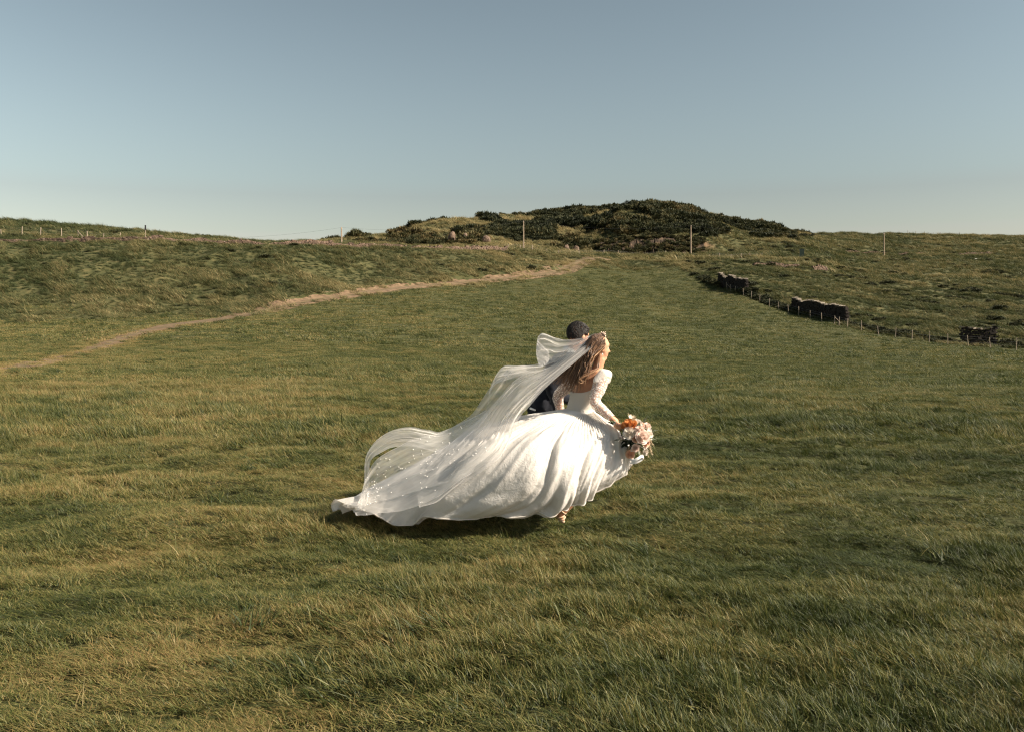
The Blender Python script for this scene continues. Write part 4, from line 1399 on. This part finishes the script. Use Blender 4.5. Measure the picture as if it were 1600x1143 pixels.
VA2 = [  # second tier, gathered along the lower edge
    [(932, 522, .02), (935, 526, -.03), (937, 532, -.08)],
    [(898, 544, .02), (898, 553, -.09), (901, 564, -.15)],
    [(856, 574, .04), (858, 583, -.12), (862, 597, -.21)],
    [(806, 594, .08), (820, 609, -.14), (833, 628, -.28)],
    [(778, 622, .06), (790, 641, -.18), (808, 656, -.37)],
    [(742, 660, .02), (760, 690, -.24), (779, 714, -.52)],
    [(700, 694, -.02), (712, 724, -.30), (722, 754, -.62)],
    [(668, 716, -.06), (676, 748, -.30), (684, 782, -.62)],
    [(640, 740, -.10), (650, 765, -.30), (655, 792, -.60)],
]
VB = [  # upper sheet that lifts and doubles back in a puff
    [(931, 520, .04), (934, 524, .00), (936, 529, -.05)],
    [(905, 529, .16), (902, 538, .08), (898, 552, .00)],
    [(880, 531, .30), (872, 545, .18), (868, 566, .08)],
    [(860, 524, .40), (856, 542, .28), (858, 568, .15)],
    [(846, 520, .46), (842, 545, .34), (846, 570, .20)],
    [(840, 530, .44), (838, 552, .34), (842, 572, .22)],
    [(848, 540, .38), (850, 558, .30), (846, 574, .20)],
    [(858, 552, .32), (856, 566, .26), (838, 578, .18)],
    [(840, 568, .30), (832, 576, .24), (818, 584, .16)],
    [(808, 571, .30), (800, 580, .24), (795, 592, .16)],
    [(785, 573, .30), (776, 586, .26), (770, 604, .2)],
    [(768, 598, .28), (764, 615, .24), (762, 634, .2)],
]
VC = [  # lifted loop near the tail: a doubled band and its fine falling edge
    [(760, 640, .14), (764, 652, .08), (770, 668, .00)],
    [(722, 660, .22), (724, 672, .12), (728, 690, .00)],
    [(690, 674, .26), (690, 686, .16), (690, 704, .02)],
    [(668, 672, .30), (666, 684, .20), (664, 700, .10)],
    [(640, 667, .34), (640, 680, .26), (640, 696, .16)],
    [(610, 673, .34), (612, 684, .28), (615, 698, .20)],
    [(586, 690, .30), (590, 697, .26), (596, 706, .20)],
    [(572, 711, .24), (575, 714, .22), (580, 718, .18)],
    [(569, 735, .18), (572, 738, .16), (577, 742, .12)],
    [(568, 760, .10), (571, 762, .08), (576, 766, .05)],
    [(562, 780, .04), (566, 783, .02), (572, 787, .00)],
    [(534, 788, .00), (545, 794, -.03), (560, 800, -.08)],
]
veil_pts = []
veil_parts = [veil_sheet(VA, 5, .040, 22, 200, 3, .035), veil_sheet(VB, 4, .075, 16, 110, 5, .03), veil_sheet(VC, 3, .09, 18, 80, 8, .03), veil_sheet(VA2, 6, .036, 22, 170, 12, .03, push=.05)]
bm = bmesh.new()
uvl = bm.loops.layers.uv.new("UVMap"); hl = bm.verts.layers.float.new("hemline")
for k, Xv in enumerate(veil_parts):
    nL, nq = Xv.shape[:2]
    vs = [[bm.verts.new(Xv[i, j]) for j in range(nq)] for i in range(nL)]
    for i in range(nL):
        for j in range(nq):
            e = min(j, nq - 1 - j)
            vs[i][j][hl] = 1.0 if e < 1 else (0.5 if e < 2 else (0.0, 0.35, 0.12, 0.25)[k])
            if k != 1 and i >= nL - 2: vs[i][j][hl] = 1.0
    for i in range(nL - 1):
        for j in range(nq - 1):
            fc = bm.faces.new((vs[i][j], vs[i + 1][j], vs[i + 1][j + 1], vs[i][j + 1])); fc.smooth = True
            for lp, (a, b_) in zip(fc.loops, ((i, j), (i + 1, j), (i + 1, j + 1), (i, j + 1))):
                lp[uvl].uv = (b_ / (nq - 1) + k * 1.7, a / (nL - 1) * 2)
me = bpy.data.meshes.new("veil"); bm.to_mesh(me); bm.free(); me.materials.append(TULLE)
veil = bpy.data.objects.new("veil", me); COL.objects.link(veil); adopt(veil, bride)
# pearls sewn to the veil, far too many to count
bm = bmesh.new()
r = np.random.default_rng(77)
Xv = veil_parts[0]
for k in range(130):
    i = int(Xv.shape[0] * r.uniform(.50, .97)); j = int(Xv.shape[1] * np.clip(r.normal(.50, .24), .03, .97))
    bmesh.ops.create_icosphere(bm, subdivisions=1, radius=r.uniform(.0034, .0054), matrix=Matrix.Translation(Vector(Xv[i, j]) + Vector((0, -.006, .003))))
me = bpy.data.meshes.new("pearls"); bm.to_mesh(me); bm.free(); me.materials.append(PEARL)
prl = bpy.data.objects.new("pearls", me); COL.objects.link(prl); adopt(prl, bride); prl.parent = veil
tag(prl, kind="stuff")

# ------------------------------------------------------------------ hair
def locks(name, specs, mat, parent, sides=5):
    """specs: list of (points, radius, rnd)"""
    V, F, R, Hh = [], [], [], []
    for pts, rr, rnd in specs:
        n = len(pts); b = len(V)
        rad_ = [rr * (0.55 + .45 * math.sin(math.pi * min(1, .15 + i / (n - 1) * .8))) * (1 - .75 * max(0, i / (n - 1) - .6) / .4) for i in range(n)]
        add_tube(V, F, pts, rad_, sides, True)
        R += [rnd] * (len(V) - b); Hh += list(np.repeat(np.linspace(0, 1, n), sides))
    o = mesh_obj(name, V, F, mat, None, True)
    add_attr(o.data, "rnd", R); add_attr(o.data, "hgt", Hh)
    adopt(o, parent); return o
r = np.random.default_rng(31)
specs = []
ends_ = [(860, 588, .10), (864, 594, .06), (870, 599, .00), (878, 604, -.06), (888, 608, -.10), (898, 609, -.13), (906, 605, -.15), (914, 597, -.16)]
E = np.array([B(*e) for e in ends_])
for k in range(520):
    # root on the scalp: back and sides
    th = r.uniform(-.95, .95) * math.pi * .62 + math.pi; ph = r.uniform(-.35, 1.45)
    dirl = hf * math.cos(th) * math.cos(ph) + hr * math.sin(th) * math.cos(ph) + hu * math.sin(ph)
    root = hc + hf * (-.008) + hu * .012 + dirl * np.array(.094)
    side = np.dot(dirl, hr)
    w = np.clip(.5 + .5 * side + r.normal(0, .18), 0, 1) * (len(E) - 1)
    i0 = int(min(w, len(E) - 2)); tip = E[i0] * (1 - (w - i0)) + E[i0 + 1] * (w - i0)
    short = r.uniform(.72, 1.05)
    nape = H(-.115, .05 * side, -.045)
    tip = nape + (tip - nape) * short + r.normal(0, .016, 3)
    pts = []; p1, p2 = root + dirl * .012 - hu * .03 - hf * .015, nape * .72 + tip * .28 + r.normal(0, .014, 3) + hu * .02
    a0 = r.uniform(0, 6.28); fq = r.uniform(1.2, 2.2); wv = r.uniform(.012, .028)
    for t in np.linspace(0, 1, 18):
        b0, b1, b2, b3 = (1 - t) ** 3, 3 * t * (1 - t) ** 2, 3 * t * t * (1 - t), t ** 3
        p = root * b0 + p1 * b1 + p2 * b2 + tip * b3
        wob = wv * smooth01((t - .25) / .5) * np.array([math.cos(a0 + fq * 6.28 * t) * .5, math.sin(a0 + fq * 6.28 * t), math.cos(a0 + fq * 6.28 * t + .6) * .8])
        pts.append(p + wob)
    tone = np.clip(r.normal(.36, .22) + .35 * max(0, side) * r.uniform(0, 1), 0, 1)
    specs.append((pts, r.uniform(.003, .0062), tone))
# the loose pale curl over the shoulder blade
cb = [H(-.02, .07, -.06), B(935, 575, -.16), B(926, 581, -.18), B(914, 587, -.19), B(906, 591, -.2), B(904, 597, -.2), B(908, 599, -.2), B(911, 595, -.2), B(908, 592, -.21)]
for k in range(7):
    specs.append(([p + r.normal(0, .005, 3) for p in cb], .004, r.uniform(.55, .95)))
for k in range(70):     # hair drawn back over crown and temples
    s = r.uniform(-1, 1); st = .066 - .03 * abs(s)
    rt_ = H(.062 - .05 * abs(s), .060 * s, .055 - .055 * abs(s))
    pts = []
    for t in np.linspace(0, 1, 10):
        an = t * 1.7
        p = H(.062 - .05 * abs(s) - .125 * t, .074 * s * (1 + .12 * math.sin(math.pi * t)), .060 - .055 * abs(s) + .050 * math.sin(math.pi * min(1, t * .95 + .08)) - .05 * t)
        pts.append(p)
    specs.append((pts, r.uniform(.008, .012), np.clip(r.normal(.40, .15), 0, 1)))
locks("hair", specs, HAIR_B, bride)
# jewelled comb holding the veil
cmb = None
V, F = [], []
arc = [H(.010 + .01 * math.cos(a), .060 * math.sin(a), .108 - .03 * (1 - math.cos(a))) for a in np.linspace(-1.5, 1.5, 16)]
add_tube(V, F, arc, .005, 6)
cmb = adopt(mesh_obj("hair_comb", V, F, METAL, None, True), bride)
V, F = [], []
for p in arc:
    for k in range(3):
        q = p + r.normal(0, .006, 3) + hu * .006
        add_tube(V, F, [q - hu * .006, q, q + hu * .008], [.003, .0065, .002], 6)
jw = adopt(mesh_obj("beads", V, F, METAL, None, True), bride); jw.parent = cmb
o = boulder("earring", H(.006, .082, -.066), (.006, .006, .012), PEARL, 2, sub=1); adopt(o, bride)

# ------------------------------------------------------------------ bouquet (held: a thing of its own)
bqc = B(997, 688, -.30)
bouquet = empty("bouquet", bqc); tag(bouquet, "round bouquet of blush, white and rust roses held in the woman's right hand", "bouquet")
def petal_mat(name, c, c2, tr=.3):
    m = MT(name)
    m.col(m.ramp(m.noise(40, 3, m.obj()), [(0.3, c2), (0.7, c)]), 0.6)
    m.translucent(c, tr)
    return m.m
P_BLUSH = petal_mat("blush_petal", (0.86, 0.73, 0.65), (0.80, 0.62, 0.53))
P_WHITE = petal_mat("white_petal", (0.82, 0.76, 0.68), (0.74, 0.66, 0.57))
P_RUST = petal_mat("rust_petal", (0.68, 0.30, 0.10), (0.50, 0.19, 0.06))
P_PEACH = petal_mat("peach_petal", (0.84, 0.58, 0.42), (0.74, 0.45, 0.30))
LEAF = petal_mat("dark_leaf", (0.032, 0.046, 0.030), (0.018, 0.028, 0.020), .2)
SAGE = petal_mat("sage_leaf", (0.20, 0.22, 0.15), (0.13, 0.15, 0.10), .25)
PAMPAS = petal_mat("pampas_plume", (0.68, 0.57, 0.40), (0.55, 0.44, 0.28), .3)
STEM = plain("green_stem", (0.06, 0.075, 0.03), 0.7)
def rose_mesh(name, mat, seed, opened=1.0):
    r = np.random.default_rng(seed)
    V, F = [], []
    for ring, (n, rr, hh, flare) in enumerate(((3, .13, .72, -.06), (4, .27, .74, .0), (5, .43, .68, .10), (6, .60, .56, .24), (7, .78, .40, .42), (7, .95, .20, .60))):
        for k in range(n):
            th = 2 * math.pi * (k + .5 * (ring % 2)) / n + r.normal(0, .12)
            wdt = 2.6 * math.pi / n * .62
            b = len(V); hj = hh * r.uniform(.88, 1.1)
            for a in range(5):
                for c in range(5):
                    s = (a / 4 - .5) * 2; t = c / 4
                    an = th + s * wdt * (.55 + .45 * math.sin(math.pi * (.2 + .75 * t)))
                    rad_ = rr * (.35 + .65 * smooth01(t * 1.4)) + flare * opened * t ** 2.2 * (.35 + .15 * (1 - s * s))
                    z = -.35 + (hj + .35) * t - .14 * s * s * t - .25 * flare * opened * t ** 4
                    V.append((rad_ * math.cos(an), rad_ * math.sin(an), z))
            for a in range(4):
                for c in range(4):
                    q = b + a * 5 + c
                    F.append((q, q + 5, q + 6, q + 1))
    me = bpy.data.meshes.new(name); me.from_pydata(V, [], F)
    me.polygons.foreach_set("use_smooth", [True] * len(me.polygons)); me.materials.append(mat)
    return me
def flower(name, u, v, dy, size, mat, seed, opened=1.0, face=None):
    o = bpy.data.objects.new(name, rose_mesh(name, mat, seed, opened)); COL.objects.link(o)
    c = B(u, v, dy)
    d = unit(c - (bqc + np.array([-.04, .06, .0]))) if face is None else unit(face)
    d = unit(d * .8 + np.array([.15, -.55, .25]))
    o.location = c; o.rotation_mode = 'QUATERNION'
    o.rotation_quaternion = Vector(d).to_track_quat('Z', 'Y'); o.scale = (size,) * 3
    adopt(o, bouquet); return o
FL = [("rose", 985, 663, -.36, .052, P_RUST, 1), ("rose", 977, 664, -.33, .030, P_RUST, 2), ("rose", 1000, 671, -.40, .040, P_BLUSH, 3), ("rose", 1004, 682, -.43, .052, P_BLUSH, 4),
      ("rose", 984, 676, -.40, .046, P_WHITE, 5), ("rose", 1012, 665, -.34, .030, P_BLUSH, 6), ("rose", 1014, 677, -.36, .036, P_WHITE, 7), ("rose", 1010, 691, -.38, .030, P_PEACH, 8),
      ("rose", 993, 699, -.40, .030, P_BLUSH, 9), ("rose", 985, 709, -.36, .034, P_PEACH, 10), ("rose", 996, 659, -.32, .030, P_WHITE, 11), ("rose", 1006, 664, -.28, .026, P_PEACH, 12),
      ("rose", 1009, 705, -.34, .024, P_WHITE, 13), ("rose", 993, 685, -.42, .026, P_PEACH, 14), ("rose", 992, 668, -.25, .05, P_WHITE, 15), ("rose", 1008, 690, -.22, .05, P_BLUSH, 16), ("rose", 990, 700, -.2, .045, P_BLUSH, 17)]
for nm, u, v, dy, s, mt, sd_ in FL:
    flower(nm, u, v, dy, s, mt, sd_, .75 + .4 * (sd_ % 3) / 2)
# small five petalled blossoms
def blossom_mesh(seed, mat):
    r = np.random.default_rng(seed); V, F = [], []
    for k in range(5):
        th = 2 * math.pi * k / 5; b = len(V)
        for (rr, ww, z) in ((.1, .12, 0), (.55, .42, .18), (1.0, .22, .30)):
            for s in (-1, 0, 1):
                V.append((rr * math.cos(th) - s * ww * math.sin(th), rr * math.sin(th) + s * ww * math.cos(th), z + .06 * abs(s)))
        for a in range(2):
            for c in range(2):
                q = b + a * 3 + c; F.append((q, q + 1, q + 4, q + 3))
    me = bpy.data.meshes.new("blossom"); me.from_pydata(V, [], F); me.materials.append(mat); return me
bl = [blossom_mesh(k, P_WHITE) for k in range(2)]
r = np.random.default_rng(9)
for k in range(16):
    u, v = [(994, 656), (1000, 660), (1003, 663), (986, 658), (1015, 671), (1016, 685), (1001, 697), (998, 705), (988, 703), (1010, 708), (979, 700), (1005, 700), (990, 652), (985, 651), (996, 692), (1013, 698)][k]
    o = bpy.data.objects.new("blossom", bl[k % 2]); COL.objects.link(o)
    o.location = B(u, v, -.37 + r.uniform(-.04, .05)); s = r.uniform(.014, .021); o.scale = (s, s, s)
    o.rotation_euler = (rad(60) + r.normal(0, .4), r.normal(0, .5), r.uniform(0, 6)); adopt(o, bouquet)
def leaf_mesh(mat, ln=1.0, wd_=.3):
    V = [(0, 0, 0)]; F = []
    for t in (.25, .5, .75):
        w = wd_ * math.sin(math.pi * t) ** .8
        V += [(-w, t * ln, .04), (0, t * ln, 0), (w, t * ln, .04)]
    V.append((0, ln, -.05))
    F += [(0, 2, 1), (0, 3, 2), (1, 2, 5, 4), (2, 3, 6, 5), (4, 5, 8, 7), (5, 6, 9, 8), (7, 8, 10), (8, 9, 10)]
    me = bpy.data.meshes.new("leaf"); me.from_pydata(V, [], F); me.materials.append(mat); return me
lmd, lms = leaf_mesh(LEAF, 1, .34), leaf_mesh(SAGE, 1, .13)
for k in range(34):
    a = r.uniform(0, 6.28)
    dk = k < 20
    base = B(r.normal(983, 4), r.normal(686, 8), -.30 + r.uniform(-.09, .1)) if dk else bqc + r.normal(0, .03, 3)
    o = bpy.data.objects.new("leaf", lmd if dk else lms); COL.objects.link(o)
    dv = unit(np.array([r.normal(0, .6), r.normal(-.3, .5), r.normal(-.1, .7)]) if dk else np.array([r.normal(.4, .5), r.normal(-.1, .5), r.normal(.4, .6)]))
    o.location = base; o.rotation_mode = 'QUATERNION'; o.rotation_quaternion = Vector(dv).to_track_quat('Y', 'Z')
    s = r.uniform(.06, .10) if dk else r.uniform(.14, .20); o.scale = (s, s, s); adopt(o, bouquet)
def plume(pts, seed, nb=70, ln=.035):
    r = np.random.default_rng(seed); V, F = [], []
    pts = np.asarray(pts); T_ = np.linspace(0, 1, 30); tt = np.linspace(0, 1, len(pts))
    C_ = np.stack([pchip(tt, pts[:, k], T_) for k in range(3)], 1)
    add_tube(V, F, list(C_), .0018, 4)
    for k in range(nb):
        i = r.integers(6, 29); p = C_[i]; tg = unit(C_[min(29, i + 1)] - C_[i - 1])
        d = unit(tg + r.normal(0, .45, 3)); e = unit(np.cross(d, r.normal(size=3))) * .0016
        L = ln * r.uniform(.5, 1.1); b = len(V)
        V += [tuple(p - e), tuple(p + e), tuple(p + d * L)]; F.append((b, b + 1, b + 2))
    o = mesh_obj("plume", V, F, PAMPAS); adopt(o, bouquet)
for k, (e, b_) in enumerate((((1020, 694), (1005, 682)), ((1019, 709), (1006, 692)), ((1013, 713), (1003, 697)), ((983, 648), (989, 662)), ((988, 650), (992, 662)), ((1005, 716), (996, 702)), ((1017, 703), (1006, 690)), ((978, 706), (984, 694)))):
    p0, p1 = B(*b_, -.33), B(*e, -.34 + .03 * (k % 3))
    plume([p0, p0 * .5 + p1 * .5 + np.array([.01, -.01, .015]), p1], 60 + k)
V, F = [], []
rs_ = np.random.default_rng(3)
for k in range(11):
    o1 = rs_.normal(0, .008, 3)
    add_tube(V, F, [grip - gax * .07 + o1, grip + o1 * .8, bqc + rs_.normal(0, .05, 3)], .0035, 5)
adopt(mesh_obj("stems", V, F, STEM), bouquet)
V, F = [], []
add_tube(V, F, [grip + gax * s for s in np.linspace(-.045, .055, 8)], .017, 12)
adopt(mesh_obj("ribbon_binding", V, F, SATIN, None, True), bouquet)
# trailing ribbon
rib = np.array([[B(u, v, dy) for u, v, dy in ((986, 700, -.30), (984, 712, -.34), (988, 719, -.37), (996, 716, -.38), (1003, 712, -.36), (1005, 715, -.34), (995, 721, -.34), (984, 722, -.33))]])[0]
Rb = catmull(rib, 8, False)
Gr = np.stack([Rb + np.array([0, 0, .012]), Rb + np.array([.003, -.008, 0]), Rb - np.array([0, .004, .012])], 1)
rb = grid_mesh("ribbon", Gr, SHIRT); adopt(rb, bouquet)

# ------------------------------------------------------------------ groom
gD = .74
groom = empty("person", B(868, 790, gD) * np.array([1, 1, 0]))
tag(groom, "dark haired man in navy suit running just behind the woman, mostly hidden by her veil", "person")
gf = unit([0.86, 0.50, 0]); gr = np.array([gf[1], -gf[0], 0])
ghf = unit([.80, .58, -.12]); ghr = unit(np.cross(ghf, UP)); ghu = np.cross(ghr, ghf)
ghc = B(903, 524, gD)
GH = lambda f, r_, u: ghc + ghf * f + ghr * r_ + ghu * u
ghx = (ghf, ghr, ghu)
gax_ = (gr, gf, UP)
GT = [(B(846, 655, gD), .170, .125), (B(852, 632, gD), .165, .12), (B(862, 608, gD), .175, .125), (B(872, 585, gD), .205, .13), (B(881, 567, gD), .205, .115), (B(886, 559, gD), .15, .08)]
def torso_parts(TT, ax, grow=0.0, hz=.07):
    out = []
    for i in range(len(TT) - 1):
        for t in np.linspace(0, 1, 5):
            c = TT[i][0] * (1 - t) + TT[i + 1][0] * t
            a = TT[i][1] * (1 - t) + TT[i + 1][1] * t + grow; b = TT[i][2] * (1 - t) + TT[i + 1][2] * t + grow
            out.append(('e', c, (a, b, hz), ax))
    return out
gsR, geR, gwR = B(892, 573, gD - .17), B(862, 606, gD - .24), B(872, 640, gD - .30)
gsL, geL, gwL = B(880, 571, gD + .17), B(868, 615, gD + .28), B(896, 628, gD + .34)
ghR, gkR, gaR = B(850, 668, gD - .09), B(884, 722, gD - .08), B(846, 776, gD - .02)
ghL, gkL, gaL = B(846, 668, gD + .09), B(838, 735, gD + .10), B(795, 745, gD + .12)
arms = [('c', [gsR, geR], [.062, .048]), ('c', [geR, gwR], [.047, .032]), ('c', [gsL, geL], [.062, .048]), ('c', [geL, gwL], [.047, .032])]
legs = [('c', [ghR, gkR], [.10, .068]), ('c', [gkR, gaR], [.066, .045]), ('c', [ghL, gkL], [.10, .068]), ('c', [gkL, gaL], [.066, .045])]
parts = torso_parts(GT, gax_, -.012) + arms + legs
parts += [('c', [B(886, 560, gD), B(892, 549, gD), B(899, 536, gD)], [.066, .062, .062])]
parts += [('e', GH(-.01, 0, .02), (.102, .080, .100), ghx), ('e', GH(.050, 0, -.035), (.056, .062, .078), ghx), ('e', GH(.066, 0, -.092), (.040, .042, .032), ghx),
          ('e', GH(.030, 0, -.085), (.056, .058, .036), ghx), ('e', GH(.088, 0, .022), (.022, .054, .028), ghx), ('c', [GH(.100, 0, .004), GH(.122, 0, -.034)], [.011, .015]),
          ('e', GH(.100, 0, -.066), (.012, .024, .010), ghx), ('e', GH(.0, .082, -.018), (.019, .010, .034), ghx), ('e', GH(.0, -.082, -.018), (.019, .010, .034), ghx)]
for w_, e_ in ((gwR, geR), (gwL, geL)):
    hd_ = unit(w_ - e_); sd2 = unit(np.cross(hd_, UP)); pm = w_ + hd_ * .06
    parts += [('c', [w_, pm], [.030, .034])]
    for k in range(4):
        s = sd2 * (.027 - .018 * k)
        parts += [('c', [pm + s, pm + s + hd_ * .045, pm + s + hd_ * .065 + np.array([0, -.02, -.01])], [.011, .010, .0088])]
    parts += [('c', [pm + sd2 * .03, pm + sd2 * .05 + hd_ * .03, pm + sd2 * .045 + hd_ * .055], [.013, .0115, .0095])]
blob("body", parts, .009, SKIN, groom, 3, .45)
for s in (-1, 1):
    adopt(boulder("eye", GH(.092, .032 * s, -.002), (.012, .012, .012), EYE, 1), groom)
jk = torso_parts(GT, gax_, .012) + [('c', [gsR, geR], [.078, .064]), ('c', [geR, gwR * .95 + geR * .05], [.062, .048]), ('c', [gsL, geL], [.078, .064]), ('c', [geL, gwL * .95 + geL * .05], [.062, .048])]
jk += [('c', [gsR, B(886, 562, gD), gsL], [.070, .060, .070])]
jk += [('c', [B(850, 636, gD - .05), B(838, 646, gD - .06), B(829, 641, gD - .05)], [.13, .075, .035]), ('c', [B(852, 640, gD + .06), B(846, 652, gD + .05)], [.14, .10])]   # skirts of the jacket blown back
jacket = blob("jacket", jk, .010, NAVY, groom, 4, .45)
tx = bpy.data.textures.new("creases", 'CLOUDS'); tx.noise_scale = .11
md = jacket.modifiers.new("creases", 'DISPLACE'); md.texture = tx; md.strength = .03; md.texture_coords = 'LOCAL'
blob("trousers", [('c', [ghR, gkR], [.115, .086]), ('c', [gkR, gaR * .94 + gkR * .06], [.084, .066]), ('c', [ghL, gkL], [.115, .086]), ('c', [gkL, gaL * .94 + gkL * .06], [.084, .066]),
                  ('e', B(848, 662, gD), (.17, .13, .10), gax_)], .012, NAVY, groom, 4, .45)
for a_, k_ in ((gaR, 0), (gaL, 1)):
    toe = a_ + (np.array([.17, .07, -.045]) if k_ == 0 else np.array([-.02, .05, -.17]))
    heel = a_ + (np.array([-.04, -.01, -.045]) if k_ == 0 else np.array([-.05, 0, .02]))
    sh = blob("shoe", [('c', [heel, a_ * .6 + toe * .4 + np.array([0, 0, -.02]), toe], [.038, .043, .032]), ('c', [a_, heel], [.042, .04])], .01, LEATHER, groom, 3)
# shirt collar and cuff
V, F = [], []
cc, cd_ = B(892, 547, gD), unit(B(899, 536, gD) - B(886, 560, gD))
e1 = unit(np.cross(cd_, [0, 1, 0])); e2 = np.cross(cd_, e1)
Pc = np.array([[cc + (e1 * math.cos(t) + e2 * math.sin(t)) * (.074 - .006 * h) + cd_ * (-.03 + .045 * h) for h in np.linspace(0, 1, 5)] for t in np.linspace(0, 2 * math.pi, 30, endpoint=False)])
adopt(grid_mesh("shirt_collar", Pc, SHIRT, None, wrap=True), groom)
tube("shirt_cuff", [gwR * .99 + geR * .01, gwR + unit(gwR - geR) * .022], [.040, .041], SHIRT, groom, 16, False, 5)
# flash of shirt tail under the jacket
adopt(blob("shirt_tail", [('c', [B(829, 637.5, gD - .14), B(836, 640, gD - .16)], [.012, .010])], .006, SHIRT, None), groom)
# short hair, combed forward
specs = []
r = np.random.default_rng(17)
for k in range(2800):
    z_ = r.uniform(-.55, 1); th = r.uniform(0, 2 * math.pi)
    q = math.sqrt(1 - z_ * z_)
    dl = np.array([math.cos(th) * q, math.sin(th) * q, z_])
    if dl[0] > .62 and dl[2] < .40: continue
    if dl[0] > .10 and dl[2] < .0: continue
    base = GH(-.012 + .104 * dl[0], .084 * dl[1], .026 + .102 * dl[2])
    nrm = unit(ghf * dl[0] + ghr * dl[1] + ghu * dl[2])
    flow = unit(ghf * .6 - ghu * (.6 if dl[2] < .5 else .1) - nrm * .30 + r.normal(0, .10, 3))
    ln = (.034 + .034 * max(0, dl[2])) * r.uniform(.7, 1.2)
    pts = [base + nrm * .005 * math.sin(math.pi * t) + nrm * .003 + flow * ln * t - nrm * .004 * t for t in np.linspace(0, 1, 5)]
    specs.append((pts, r.uniform(.0022, .0038), r.uniform(0, 1)))
locks("hair", specs, HAIR_G, groom)
